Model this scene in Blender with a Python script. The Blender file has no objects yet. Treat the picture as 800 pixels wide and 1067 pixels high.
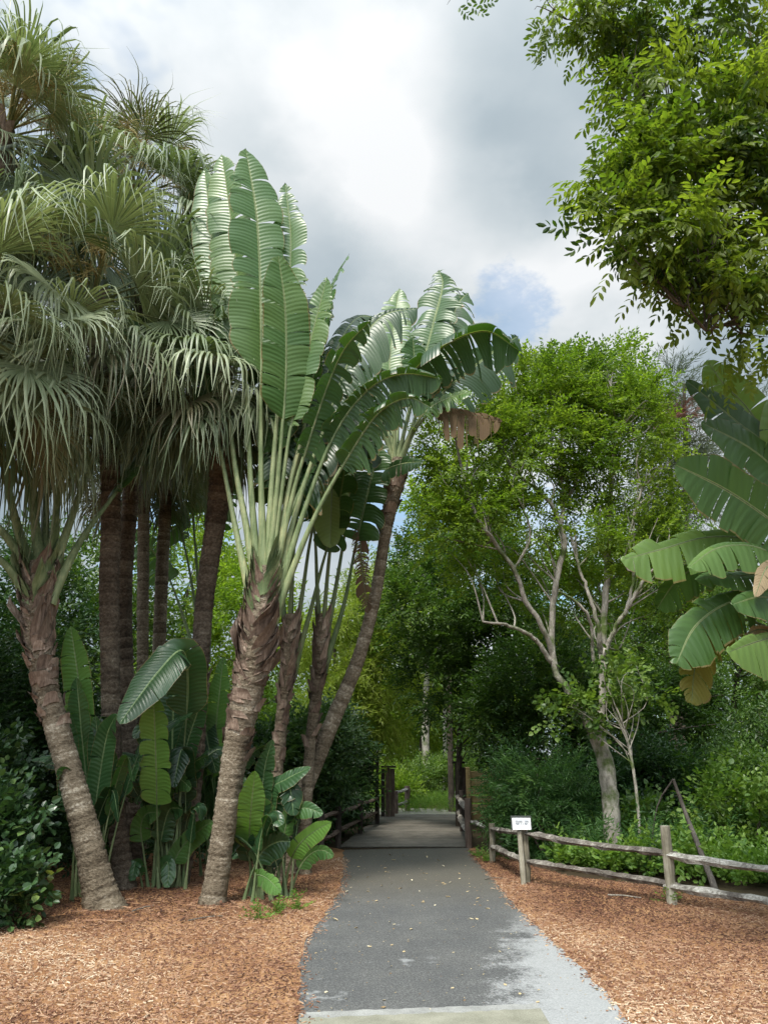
import bpy, math, random
import numpy as np

rng = np.random.default_rng(11)
random.seed(11)
SC = bpy.context.scene
COL = SC.collection
R = math.radians

# ------------------------------------------------------------------ camera
CAM_H, PITCH, FPX = 1.65, R(17.9), 780.0
CP, SP = math.cos(PITCH), math.sin(PITCH)
cam_d = bpy.data.cameras.new('camera')
cam = bpy.data.objects.new('camera', cam_d)
COL.objects.link(cam)
cam.location = (0, 0, CAM_H)
cam.rotation_euler = (math.pi / 2 + PITCH, 0, 0)
cam_d.sensor_fit = 'VERTICAL'
cam_d.angle = 2 * math.atan(533.5 / FPX)
cam_d.clip_start, cam_d.clip_end = 0.05, 3000
SC.camera = cam


def at(px, py, Y):
    """world point seen at photo pixel (px, py) on the plane y = Y"""
    xc, yc = (px - 400) / FPX, (533.5 - py) / FPX
    k = Y / (CP - yc * SP)
    return np.array([xc * k, Y, CAM_H + (SP + yc * CP) * k])


def ground(px, py, z=0.0):
    xc, yc = (px - 400) / FPX, (533.5 - py) / FPX
    dz = SP + yc * CP
    k = (z - CAM_H) / dz
    return np.array([xc * k, (CP - yc * SP) * k, z])


def mpp(p):
    """metres per photo pixel at a world point"""
    return (p[1] * CP + (p[2] - CAM_H) * SP) / FPX


# ------------------------------------------------------------------ mesh helper
class MB:
    def __init__(s):
        s.V, s.F, s.T, s.U, s.M, s.n = [], [], [], [], [], 0

    def add(s, V, F, tint=0.5, uv=None, mi=0):
        V = np.asarray(V, np.float64).reshape(-1, 3)
        F = np.asarray(F, np.int64)
        s.V.append(V)
        s.F.append(F + s.n)
        s.M.append(np.full(len(F), mi))
        s.T.append(np.broadcast_to(np.asarray(tint, np.float64), (len(V),)).copy())
        s.U.append(np.zeros((len(V), 2)) if uv is None else np.asarray(uv, np.float64))
        s.n += len(V)

    def build(s, name, mats, parent=None, org=None, smooth=True):
        me = bpy.data.meshes.new(name)
        if s.n:
            V = np.concatenate(s.V)
            if org is not None:
                V = V - np.asarray(org)
            T, U = np.concatenate(s.T), np.concatenate(s.U)
            loops = np.concatenate([f.ravel() for f in s.F])
            tot = np.concatenate([np.full(len(f), f.shape[1]) for f in s.F])
            start = np.concatenate([[0], np.cumsum(tot)[:-1]])
            mi = np.concatenate(s.M)
            me.vertices.add(len(V))
            me.vertices.foreach_set('co', V.astype(np.float32).ravel())
            me.loops.add(len(loops))
            me.loops.foreach_set('vertex_index', loops.astype(np.int32))
            me.polygons.add(len(tot))
            me.polygons.foreach_set('loop_start', start.astype(np.int32))
            me.polygons.foreach_set('loop_total', tot.astype(np.int32))
            me.polygons.foreach_set('material_index', mi.astype(np.int32))
            me.polygons.foreach_set('use_smooth', np.full(len(tot), smooth))
            a = me.attributes.new('tint', 'FLOAT', 'POINT')
            a.data.foreach_set('value', T.astype(np.float32))
            uvl = me.uv_layers.new(name='UVMap')
            uvl.data.foreach_set('uv', U[loops].astype(np.float32).ravel())
            me.update(calc_edges=True)
        for m in (mats if isinstance(mats, (list, tuple)) else [mats]):
            me.materials.append(m)
        o = bpy.data.objects.new(name, me)
        COL.objects.link(o)
        if parent is not None:
            o.parent = parent
        elif org is not None:
            o.location = org
        return o


def tag(o, label=None, cat=None, group=None, kind=None):
    if label: o['label'] = label
    if cat: o['category'] = cat
    if group: o['group'] = group
    if kind: o['kind'] = kind
    return o


def thing(name, label, cat, loc, group=None):
    o = bpy.data.objects.new(name, None)
    o.empty_display_size = 0.2
    COL.objects.link(o)
    o.location = loc
    return tag(o, label, cat, group)


def nrm(v):
    v = np.asarray(v, float)
    return v / (np.linalg.norm(v, axis=-1, keepdims=True) + 1e-12)


def smooth_path(P, n):
    """Catmull-Rom through control rows, n samples"""
    P = np.asarray(P, float)
    if len(P) == 2:
        t = np.linspace(0, 1, n)[:, None]
        return P[0] * (1 - t) + P[1] * t
    Q = np.vstack([2 * P[0] - P[1], P, 2 * P[-1] - P[-2]])
    L = np.concatenate([[0], np.cumsum(np.linalg.norm(np.diff(P[:, :3], axis=0), axis=1))])
    s = np.linspace(0, L[-1], n)
    out = []
    for x in s:
        i = min(np.searchsorted(L, x, side='right') - 1, len(P) - 2)
        t = (x - L[i]) / max(L[i + 1] - L[i], 1e-9)
        a, b, c, d = Q[i], Q[i + 1], Q[i + 2], Q[i + 3]
        out.append(0.5 * (2 * b + (c - a) * t + (2 * a - 5 * b + 4 * c - d) * t ** 2 + (3 * b - a - 3 * c + d) * t ** 3))
    return np.array(out)


def frames(P):
    T = nrm(np.gradient(P, axis=0))
    u = np.array([1.0, 0, 0]) if abs(T[0][0]) < 0.9 else np.array([0, 1.0, 0])
    A = []
    for t in T:
        u = nrm(u - t * np.dot(u, t))
        A.append(u)
    A = np.array(A)
    return T, A, np.cross(T, A)


def tube(mb, P, r, seg=8, tint=0.5, rough=0.0, cap=True, flat=1.0, mi=0):
    P = np.asarray(P, float)
    n = len(P)
    r = np.broadcast_to(np.asarray(r, float), (n,))
    T, A, B = frames(P)
    th = np.linspace(0, 2 * np.pi, seg, endpoint=False)
    rr = r[:, None] * (1 + rough * rng.normal(size=(n, seg)))
    V = P[:, None] + rr[..., None] * (np.cos(th)[None, :, None] * A[:, None] + flat * np.sin(th)[None, :, None] * B[:, None])
    L = np.concatenate([[0], np.cumsum(np.linalg.norm(np.diff(P, axis=0), axis=1))])
    uv = np.stack([np.broadcast_to(th / (2 * np.pi), (n, seg)), np.broadcast_to(L[:, None], (n, seg))], -1).reshape(-1, 2)
    i, j = np.meshgrid(np.arange(n - 1), np.arange(seg), indexing='ij')
    k = (j + 1) % seg
    F = np.stack([i * seg + j, i * seg + k, (i + 1) * seg + k, (i + 1) * seg + j], -1).reshape(-1, 4)
    tt = np.broadcast_to(np.asarray(tint, float), (n,)) if np.ndim(tint) else np.full(n, tint)
    mb.add(V.reshape(-1, 3), F, np.repeat(tt, seg), uv, mi)
    if cap:
        for row, flip in ((0, True), (n - 1, False)):
            c = np.vstack([V[row], P[row]])
            ff = [[(q + 1) % seg, q, seg] if flip else [q, (q + 1) % seg, seg] for q in range(seg)]
            mb.add(c, ff, tt[row], np.vstack([uv[row * seg:row * seg + seg], [[0.5, L[row]]]]), mi)


def box(mb, c, size, rotz=0.0, tint=0.5, rx=0.0, bev=0.012):
    """chamfered box"""
    sx, sy, sz = [s / 2 for s in size]
    b = min(bev, sx * .4, sy * .4, sz * .4)
    V = []
    for z, dz in ((-sz, 1), (-sz + b, 0), (sz - b, 0), (sz, 1)):
        q = b if dz else 0
        for x, y in ((-sx + q, -sy + q), (sx - q, -sy + q), (sx - q, sy - q), (-sx + q, sy - q)):
            V.append((x, y, z))
    V = np.array(V)
    if rx:
        c_, s_ = math.cos(rx), math.sin(rx)
        V = V @ np.array([[1, 0, 0], [0, c_, -s_], [0, s_, c_]]).T
    c_, s_ = math.cos(rotz), math.sin(rotz)
    uv = np.stack([V[:, 0] + V[:, 1], V[:, 2]], -1)
    V = V @ np.array([[c_, -s_, 0], [s_, c_, 0], [0, 0, 1]]).T + np.asarray(c)
    F = [[3, 2, 1, 0], [12, 13, 14, 15]]
    for l in range(3):
        for k in range(4):
            a, d = l * 4 + k, l * 4 + (k + 1) % 4
            F.append([a, d, d + 4, a + 4])
    mb.add(V, F, tint, uv)


# ------------------------------------------------------------------ materials
def new_mat(name):
    m = bpy.data.materials.new(name)
    m.use_nodes = True
    nt = m.node_tree
    nt.nodes.clear()
    out = nt.nodes.new('ShaderNodeOutputMaterial')
    return m, nt, out


def N(nt, typ, **kw):
    n = nt.nodes.new(typ)
    for k, v in kw.items():
        if k.startswith('i_'):
            n.inputs[k[2:].replace('_', ' ')].default_value = v
        else:
            setattr(n, k, v)
    return n


def ramp(nt, fac, stops):
    n = nt.nodes.new('ShaderNodeValToRGB')
    e = n.color_ramp.elements
    while len(e) < len(stops):
        e.new(0.5)
    for el, (p, c) in zip(e, stops):
        el.position = p
        el.color = (*c, 1) if len(c) == 3 else c
    nt.links.new(fac, n.inputs['Fac'])
    return n.outputs['Color']


def mixc(nt, fac, a, b, mode='MIX'):
    n = nt.nodes.new('ShaderNodeMix')
    n.data_type = 'RGBA'
    n.blend_type = mode
    for sock, v in ((n.inputs[0], fac), (n.inputs[6], a), (n.inputs[7], b)):
        if hasattr(v, 'is_linked') or hasattr(v, 'links'):
            nt.links.new(v, sock)
        elif isinstance(v, tuple):
            sock.default_value = (*v, 1)
        else:
            sock.default_value = v
    return n.outputs[2]


def mathn(nt, op, a, b=None, c=None, clamp=False):
    n = nt.nodes.new('ShaderNodeMath')
    n.operation = op
    n.use_clamp = clamp
    for i, v in enumerate((a, b, c)):
        if v is None: continue
        if hasattr(v, 'links'):
            nt.links.new(v, n.inputs[i])
        else:
            n.inputs[i].default_value = v
    return n.outputs[0]


def attr(nt, name='tint'):
    n = nt.nodes.new('ShaderNodeAttribute')
    n.attribute_name = name
    return n.outputs['Fac']


def noise(nt, vec, scale, detail=4, rough=0.55, out='Fac'):
    n = nt.nodes.new('ShaderNodeTexNoise')
    n.inputs['Scale'].default_value = scale
    n.inputs['Detail'].default_value = detail
    n.inputs['Roughness'].default_value = rough
    if vec is not None:
        nt.links.new(vec, n.inputs['Vector'])
    return n.outputs[out]


def objco(nt):
    return nt.nodes.new('ShaderNodeTexCoord').outputs['Object']


def leaf_mat(name, stops, trans=0.35, rough=0.5, spec=0.3, tcol=(1.25, 1.35, 0.55), under=None, veins=0.0, rib=None):
    """stops: colour ramp over the per-leaf 'tint' value"""
    m, nt, out = new_mat(name)
    c = ramp(nt, attr(nt), stops)
    bs = N(nt, 'ShaderNodeBsdfPrincipled')
    if veins:
        uv = nt.nodes.new('ShaderNodeTexCoord').outputs['UV']
        sep = N(nt, 'ShaderNodeSeparateXYZ')
        nt.links.new(uv, sep.inputs[0])
        au = mathn(nt, 'ABSOLUTE', sep.outputs[0])
        # lateral veins lean forward from the midrib
        ph = mathn(nt, 'MULTIPLY', mathn(nt, 'SUBTRACT', sep.outputs[1], mathn(nt, 'MULTIPLY', au, 0.06)), veins)
        sw = mathn(nt, 'SINE', ph)
        nz = noise(nt, objco(nt), 2.2, 3)
        c = mixc(nt, mathn(nt, 'MULTIPLY', mathn(nt, 'ADD', sw, 1.0), 0.07), c, mixc(nt, 1.0, c, (0.55, 0.6, 0.5), 'MULTIPLY'))
        c = mixc(nt, mathn(nt, 'MULTIPLY', nz, 0.5), c, mixc(nt, 1.0, c, (1.35, 1.25, 0.9), 'MULTIPLY'))
        if rib:
            c = mixc(nt, mathn(nt, 'LESS_THAN', au, 0.045), c, rib)
        # torn margins dry out
        edge = mathn(nt, 'MULTIPLY', mathn(nt, 'GREATER_THAN', mathn(nt, 'ADD', au, mathn(nt, 'MULTIPLY', nz, 0.16)), 1.05), 0.75)
        c = mixc(nt, edge, c, (0.16, 0.12, 0.05))
        bp = N(nt, 'ShaderNodeBump')
        bp.inputs['Strength'].default_value = 0.22
        bp.inputs['Distance'].default_value = 0.006
        nt.links.new(sw, bp.inputs['Height'])
        nt.links.new(bp.outputs[0], bs.inputs['Normal'])
    if under:
        g = nt.nodes.new('ShaderNodeNewGeometry')
        c = mixc(nt, mathn(nt, 'MULTIPLY', g.outputs['Backfacing'], 0.75), c, mixc(nt, 1.0, c, under, 'MULTIPLY'))
    nt.links.new(c, bs.inputs['Base Color'])
    bs.inputs['Roughness'].default_value = rough
    bs.inputs['Specular IOR Level'].default_value = spec
    tr = N(nt, 'ShaderNodeBsdfTranslucent')
    nt.links.new(mixc(nt, 1.0, c, tcol, 'MULTIPLY'), tr.inputs['Color'])
    mx = N(nt, 'ShaderNodeMixShader')
    mx.inputs[0].default_value = trans
    nt.links.new(bs.outputs[0], mx.inputs[1])
    nt.links.new(tr.outputs[0], mx.inputs[2])
    nt.links.new(mx.outputs[0], out.inputs['Surface'])
    return m


def bark_mat(name, stops, scale=(14, 14, 5), bump=0.6, rough=0.9, moss=None):
    m, nt, out = new_mat(name)
    oc = objco(nt)
    mp = N(nt, 'ShaderNodeMapping')
    mp.inputs['Scale'].default_value = scale
    nt.links.new(oc, mp.inputs['Vector'])
    nz = noise(nt, mp.outputs[0], 1.0, 6, 0.65)
    f = mathn(nt, 'ADD', mathn(nt, 'MULTIPLY', attr(nt), 0.6), mathn(nt, 'MULTIPLY', mathn(nt, 'SUBTRACT', nz, 0.5), 1.3), clamp=False)
    lz = noise(nt, oc, 2.6, 5, .7)
    f = mathn(nt, 'ADD', f, mathn(nt, 'MULTIPLY', mathn(nt, 'SUBTRACT', lz, 0.5), 1.1))
    f = mathn(nt, 'ADD', f, 0.2, clamp=True)
    c = ramp(nt, f, stops)
    if moss:
        mz = noise(nt, oc, 2.3, 5, 0.6)
        c = mixc(nt, ramp(nt, mz, [(0.5, (0, 0, 0)), (0.62, (1, 1, 1))]), c, moss)
    bs = N(nt, 'ShaderNodeBsdfPrincipled')
    nt.links.new(c, bs.inputs['Base Color'])
    bs.inputs['Roughness'].default_value = rough
    bs.inputs['Specular IOR Level'].default_value = 0.2
    bp = N(nt, 'ShaderNodeBump')
    bp.inputs['Strength'].default_value = bump
    bp.inputs['Distance'].default_value = 0.03
    nt.links.new(nz, bp.inputs['Height'])
    nt.links.new(bp.outputs[0], bs.inputs['Normal'])
    nt.links.new(bs.outputs[0], out.inputs['Surface'])
    return m


M = {}
# broad paddle leaves
M['paddle'] = leaf_mat('paddle_leaf', [(0, (.018, .045, .016)), (.5, (.045, .105, .03)), (1, (.14, .21, .07))], .3, .36, .45,
                       (1.2, 1.4, .45), under=(1.55, 1.42, 1.32), veins=95, rib=(.16, .21, .085))
M['paddle_warm'] = leaf_mat('paddle_leaf_warm', [(0, (.022, .058, .016)), (.5, (.058, .12, .032)), (1, (.14, .23, .055))], .35, .4, .4,
                            (1.2, 1.3, .4), under=(1.25, 1.2, 1.25), veins=75, rib=(.17, .2, .08))
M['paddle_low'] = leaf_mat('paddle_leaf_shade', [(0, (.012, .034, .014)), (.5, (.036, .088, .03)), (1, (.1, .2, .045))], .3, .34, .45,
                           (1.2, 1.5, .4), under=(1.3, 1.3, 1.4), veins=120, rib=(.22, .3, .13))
M['paddle_dead'] = leaf_mat('dry_paddle_leaf', [(0, (.06, .042, .03)), (.5, (.15, .105, .068)), (1, (.36, .29, .2))], .2, .8, .1,
                            (1.05, .92, .75), veins=160)
M['paddle_fade'] = leaf_mat('yellowing_paddle_leaf', [(0, (.07, .09, .02)), (.5, (.14, .145, .035)), (1, (.24, .16, .05))], .4, .45, .3,
                            (1.3, 1.2, .4), veins=120)
M['petiole'] = bark_mat('petiole_green', [(0, (.055, .085, .035)), (.45, (.13, .175, .08)), (.8, (.25, .29, .15)), (1, (.37, .37, .19))], (30, 30, 2), .15, .5)
M['petiole_dk'] = bark_mat('petiole_grey_green', [(0, (.05, .08, .035)), (.5, (.11, .16, .07)), (1, (.2, .23, .12))], (30, 30, 2), .15, .5)
# fan palm
M['fan'] = leaf_mat('fan_palm_frond', [(0, (.16, .13, .075)), (.18, (.13, .14, .07)), (.35, (.075, .105, .05)), (.65, (.14, .185, .092)), (1, (.32, .36, .225))],
                    .22, .42, .4, (1.15, 1.25, .6))
M['fan_stem'] = bark_mat('fan_palm_stalk', [(0, (.09, .11, .05)), (.6, (.2, .22, .1)), (1, (.32, .28, .14))], (30, 30, 4), .2, .6)
M['flower'] = bark_mat('palm_flower_stalk', [(0, (.22, .16, .06)), (.5, (.36, .28, .11)), (1, (.5, .42, .2))], (20, 20, 20), .2, .8)
# barks
M['palm_bark'] = bark_mat('ringed_palm_bark', [(0, (.025, .019, .012)), (.34, (.1, .078, .053)), (.7, (.215, .175, .125)), (1, (.45, .4, .32))], (26, 26, 34), 1.0)
M['palm_bark_dk'] = bark_mat('dark_palm_bark', [(0, (.02, .015, .011)), (.42, (.09, .068, .05)), (.78, (.2, .16, .12)), (1, (.38, .33, .26))], (24, 24, 30), 1.0)
M['sheath'] = bark_mat('dry_leaf_sheath', [(0, (.045, .032, .025)), (.4, (.14, .098, .074)), (.75, (.27, .2, .155)), (1, (.47, .39, .31))], (30, 30, 4), .5)
M['grey_bark'] = bark_mat('grey_tree_bark', [(0, (.07, .062, .052)), (.45, (.24, .22, .185)), (1, (.5, .46, .4))], (20, 20, 8), .8, moss=(.075, .105, .03))
M['dark_bark'] = bark_mat('dark_tree_bark', [(0, (.02, .016, .012)), (.6, (.085, .068, .052)), (1, (.2, .165, .13))], (14, 14, 5), .7)
# broadleaf foliage
M['lf_bright'] = leaf_mat('bright_tree_leaf', [(0, (.06, .12, .014)), (.5, (.14, .225, .024)), (1, (.25, .335, .045))], .52, .45, .35)
M['lf_mid'] = leaf_mat('mid_tree_leaf', [(0, (.035, .078, .015)), (.5, (.08, .15, .026)), (1, (.16, .235, .045))], .4, .42, .4)
M['lf_over'] = leaf_mat('overhanging_leaflet', [(0, (.035, .075, .013)), (.5, (.095, .15, .02)), (1, (.19, .245, .035))], .52, .42, .35)
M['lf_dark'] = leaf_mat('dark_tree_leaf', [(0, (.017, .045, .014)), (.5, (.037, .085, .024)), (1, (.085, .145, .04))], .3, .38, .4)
M['lf_lime'] = leaf_mat('lime_bamboo_leaf', [(0, (.09, .14, .02)), (.5, (.17, .24, .035)), (1, (.28, .34, .07))], .45, .5, .3)
M['lf_grey'] = leaf_mat('grey_needle_leaf', [(0, (.05, .07, .04)), (.5, (.1, .13, .085)), (1, (.19, .2, .14))], .3, .6, .2)
M['lf_rust'] = leaf_mat('rusty_needle_leaf', [(0, (.12, .06, .04)), (1, (.26, .14, .1))], .3, .6, .2, (1.1, .8, .7))
M['lf_fern'] = leaf_mat('fern_leaf', [(0, (.025, .065, .02)), (.5, (.055, .13, .035)), (1, (.11, .2, .05))], .4, .45, .3)
M['lf_cover'] = leaf_mat('ground_cover_leaf', [(0, (.05, .11, .018)), (.5, (.1, .2, .03)), (1, (.19, .3, .06))], .4, .42, .35)
M['lf_round'] = leaf_mat('round_shrub_leaf', [(0, (.02, .05, .018)), (.6, (.05, .1, .035)), (.85, (.12, .19, .055)), (1, (.24, .3, .09))], .25, .3, .5)
M['grass'] = leaf_mat('grass_blade', [(0, (.05, .11, .018)), (.5, (.11, .21, .03)), (1, (.22, .32, .06))], .4, .5, .3)


def wood_mat(name, stops, scale=(3, 40, 40), bump=.5):
    return bark_mat(name, stops, scale, bump, .85)


M['rail_wood'] = wood_mat('weathered_fence_rail', [(0, (.035, .03, .026)), (.45, (.12, .105, .09)), (.72, (.28, .26, .225)), (1, (.55, .53, .48))], (4, 45, 45))
M['post_wood'] = wood_mat('weathered_fence_post', [(0, (.05, .045, .03)), (.5, (.21, .19, .14)), (1, (.44, .41, .33))], (40, 40, 3))
M['dark_wood'] = wood_mat('dark_bridge_wood', [(0, (.012, .01, .009)), (.6, (.05, .04, .034)), (1, (.14, .115, .095))], (40, 40, 4))
M['brown_wood'] = wood_mat('brown_bridge_wood', [(0, (.05, .035, .028)), (.6, (.14, .1, .08)), (1, (.27, .21, .17))], (40, 40, 4))
M['yellow_wood'] = wood_mat('pale_yellow_plank', [(0, (.24, .17, .08)), (.5, (.44, .33, .16)), (1, (.62, .5, .28))], (4, 40, 40), .3)
M['deck_wood'] = wood_mat('grey_deck_plank', [(0, (.05, .046, .039)), (.5, (.115, .104, .087)), (1, (.2, .185, .155))], (5, 40, 40), .35)
M['dead_wood'] = wood_mat('dead_branch_wood', [(0, (.03, .025, .022)), (.6, (.11, .095, .08)), (1, (.3, .27, .22))], (40, 40, 5))


def simple_mat(name, col, rough=.6, spec=.3):
    m, nt, out = new_mat(name)
    bs = N(nt, 'ShaderNodeBsdfPrincipled')
    nz = noise(nt, objco(nt), 25, 4)
    nt.links.new(mixc(nt, mathn(nt, 'MULTIPLY', nz, .35), tuple(col), tuple(c * .7 for c in col)), bs.inputs['Base Color'])
    bs.inputs['Roughness'].default_value = rough
    bs.inputs['Specular IOR Level'].default_value = spec
    nt.links.new(bs.outputs[0], out.inputs['Surface'])
    return m


M['sign_white'] = simple_mat('sign_white_paint', (.8, .82, .82), .45)
M['sign_ink'] = simple_mat('sign_grey_ink', (.12, .14, .2), .6)
M['sign_back'] = simple_mat('sign_dark_frame', (.05, .055, .05), .6)


def fallen_mat():
    m, nt, out = new_mat('fallen_leaf')
    bs = N(nt, 'ShaderNodeBsdfPrincipled')
    c = ramp(nt, attr(nt), [(0, (.2, .12, .05)), (.5, (.42, .33, .18)), (1, (.6, .55, .4))])
    nt.links.new(c, bs.inputs['Base Color'])
    bs.inputs['Roughness'].default_value = .8
    nt.links.new(bs.outputs[0], out.inputs['Surface'])
    return m


M['fallen'] = fallen_mat()


def chips_mat():
    m, nt, out = new_mat('mulch_chip')
    bs = N(nt, 'ShaderNodeBsdfPrincipled')
    c = ramp(nt, attr(nt), [(0, (.06, .03, .02)), (.3, (.17, .08, .05)), (.6, (.33, .19, .115)), (.85, (.48, .335, .22)), (1, (.64, .52, .38))])
    nt.links.new(c, bs.inputs['Base Color'])
    bs.inputs['Roughness'].default_value = .85
    bs.inputs['Specular IOR Level'].default_value = .2
    nt.links.new(bs.outputs[0], out.inputs['Surface'])
    return m


M['chips'] = chips_mat()


def soil_mat(name, stops, s1=6, s2=60, bump=.6):
    m, nt, out = new_mat(name)
    oc = objco(nt)
    a, b = noise(nt, oc, s1, 5, .6), noise(nt, oc, s2, 5, .7)
    f = mathn(nt, 'ADD', mathn(nt, 'MULTIPLY', a, .45), mathn(nt, 'MULTIPLY', b, .6))
    c = ramp(nt, f, stops)
    bs = N(nt, 'ShaderNodeBsdfPrincipled')
    nt.links.new(c, bs.inputs['Base Color'])
    bs.inputs['Roughness'].default_value = .95
    bs.inputs['Specular IOR Level'].default_value = .1
    bp = N(nt, 'ShaderNodeBump')
    bp.inputs['Strength'].default_value = bump
    bp.inputs['Distance'].default_value = .03
    nt.links.new(b, bp.inputs['Height'])
    nt.links.new(bp.outputs[0], bs.inputs['Normal'])
    nt.links.new(bs.outputs[0], out.inputs['Surface'])
    return m


M['soil'] = soil_mat('forest_soil', [(.3, (.018, .014, .009)), (.5, (.05, .036, .022)), (.7, (.085, .07, .035))], 1.2, 30)
M['mulch'] = soil_mat('mulch_bed', [(.32, (.1, .045, .022)), (.48, (.25, .125, .06)), (.62, (.4, .235, .12)), (.75, (.5, .33, .19))], 1.6, 70)


def asphalt_mat():
    m, nt, out = new_mat('path_asphalt')
    oc = objco(nt)
    sep = N(nt, 'ShaderNodeSeparateXYZ')
    nt.links.new(oc, sep.inputs[0])
    X, Y = sep.outputs[0], sep.outputs[1]
    fine = noise(nt, oc, 70, 5, .9)
    mid = noise(nt, oc, 9, 5, .65)
    big = noise(nt, oc, 1.6, 5, .6)
    base = ramp(nt, fine, [(.3, (.02, .021, .02)), (.48, (.066, .067, .067)), (.62, (.14, .14, .138)), (.76, (.36, .36, .34))])
    base = mixc(nt, ramp(nt, big, [(.4, (0, 0, 0)), (.65, (.5, .5, .5))]), base, mixc(nt, 1.0, base, (1.5, 1.47, 1.4), 'MULTIPLY'))
    # worn pale concrete overlay down the right-hand edge: it has a shape of its own
    pale = ramp(nt, fine, [(.25, (.15, .155, .155)), (.5, (.27, .275, .275)), (.75, (.42, .42, .41))])
    edge = mathn(nt, 'ADD', mathn(nt, 'MULTIPLY', mathn(nt, 'SUBTRACT', Y, 5.6), 0.23), 0.62)      # x of the boundary grows with distance
    d = mathn(nt, 'SUBTRACT', X, edge)
    d = mathn(nt, 'ADD', d, mathn(nt, 'MULTIPLY', mathn(nt, 'SUBTRACT', big, .5), 1.5))
    d = mathn(nt, 'ADD', d, mathn(nt, 'MULTIPLY', mathn(nt, 'SUBTRACT', mid, .5), .55))
    d = mathn(nt, 'ADD', d, mathn(nt, 'MULTIPLY', mathn(nt, 'SUBTRACT', fine, .5), .9))
    d = mathn(nt, 'ADD', d, mathn(nt, 'MULTIPLY', mathn(nt, 'SUBTRACT', noise(nt, oc, 24, 4, .6), .5), .4))
    k = ramp(nt, d, [(0.0, (0, 0, 0)), (.10, (.45, .45, .45)), (.3, (1, 1, 1))])
    far = ramp(nt, mathn(nt, 'MULTIPLY', Y, .1), [(.8, (1, 1, 1)), (.92, (0, 0, 0))])
    k = mathn(nt, 'MULTIPLY', k, far)
    # a few dry patches
    pz = noise(nt, oc, 1.1, 6, .7)
    k2 = ramp(nt, mathn(nt, 'ADD', pz, mathn(nt, 'MULTIPLY', mathn(nt, 'SUBTRACT', mid, .5), .35)), [(.63, (0, 0, 0)), (.7, (.7, .7, .7))])
    k = mathn(nt, 'MAXIMUM', k, mathn(nt, 'MULTIPLY', k2, far))
    c = mixc(nt, k, base, pale)
    # path turns darker and browner towards the boardwalk
    tz = ramp(nt, mathn(nt, 'MULTIPLY', Y, .05), [(.46, (0, 0, 0)), (.56, (.8, .8, .8))])
    c = mixc(nt, tz, c, mixc(nt, 1.0, (.085, .077, .06), ramp(nt, fine, [(.3, (.6, .6, .6)), (.75, (1.6, 1.6, 1.6))]), 'MULTIPLY'))
    bs = N(nt, 'ShaderNodeBsdfPrincipled')
    nt.links.new(c, bs.inputs['Base Color'])
    bs.inputs['Roughness'].default_value = .8
    bs.inputs['Specular IOR Level'].default_value = .3
    bp = N(nt, 'ShaderNodeBump')
    bp.inputs['Strength'].default_value = .5
    bp.inputs['Distance'].default_value = .008
    nt.links.new(fine, bp.inputs['Height'])
    nt.links.new(bp.outputs[0], bs.inputs['Normal'])
    nt.links.new(bs.outputs[0], out.inputs['Surface'])
    return m


M['asphalt'] = asphalt_mat()
M['concrete'] = soil_mat('worn_concrete', [(.3, (.1, .1, .075)), (.5, (.21, .205, .16)), (.7, (.34, .33, .27))], 3, 120, .3)
M['pale_band'] = soil_mat('pale_concrete_band', [(.3, (.12, .12, .113)), (.5, (.225, .225, .213)), (.7, (.37, .37, .35))], 5, 120, .2)

# ------------------------------------------------------------------ sky and sun
SUN_EL, SUN_AZ = R(60), R(205)          # azimuth clockwise from +Y: behind the camera, a little to its left
sun_dir = np.array([math.sin(SUN_AZ) * math.cos(SUN_EL), math.cos(SUN_AZ) * math.cos(SUN_EL), math.sin(SUN_EL)])
w = bpy.data.worlds.new('World')
SC.world = w
w.use_nodes = True
nt = w.node_tree
nt.nodes.clear()
wo = N(nt, 'ShaderNodeOutputWorld')
bg = N(nt, 'ShaderNodeBackground')
bg.inputs['Strength'].default_value = 0.1
sky = N(nt, 'ShaderNodeTexSky', sky_type='NISHITA', sun_disc=False, sun_elevation=SUN_EL, sun_rotation=SUN_AZ)
tc = nt.nodes.new('ShaderNodeTexCoord').outputs['Generated']
sp = N(nt, 'ShaderNodeSeparateXYZ')
nt.links.new(tc, sp.inputs[0])
zz = mathn(nt, 'ADD', mathn(nt, 'MAXIMUM', sp.outputs[2], 0.0), .22)
cb = N(nt, 'ShaderNodeCombineXYZ')
nt.links.new(mathn(nt, 'DIVIDE', sp.outputs[0], zz), cb.inputs[0])
nt.links.new(mathn(nt, 'DIVIDE', sp.outputs[1], zz), cb.inputs[1])
cb.inputs[2].default_value = 8.1
n1 = noise(nt, cb.outputs[0], 1.15, 7, .5)
n2 = noise(nt, cb.outputs[0], 2.6, 6, .55)
cl = mathn(nt, 'ADD', mathn(nt, 'MULTIPLY', n1, .75), mathn(nt, 'MULTIPLY', n2, .3))
def sky_dir(px, py):
    d = nrm(np.array([(px - 400) / FPX, CP - (533.5 - py) / FPX * SP, SP + (533.5 - py) / FPX * CP]))
    return tuple(float(v) for v in d)


n4 = noise(nt, cb.outputs[0], 7.0, 7, .65)


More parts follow.
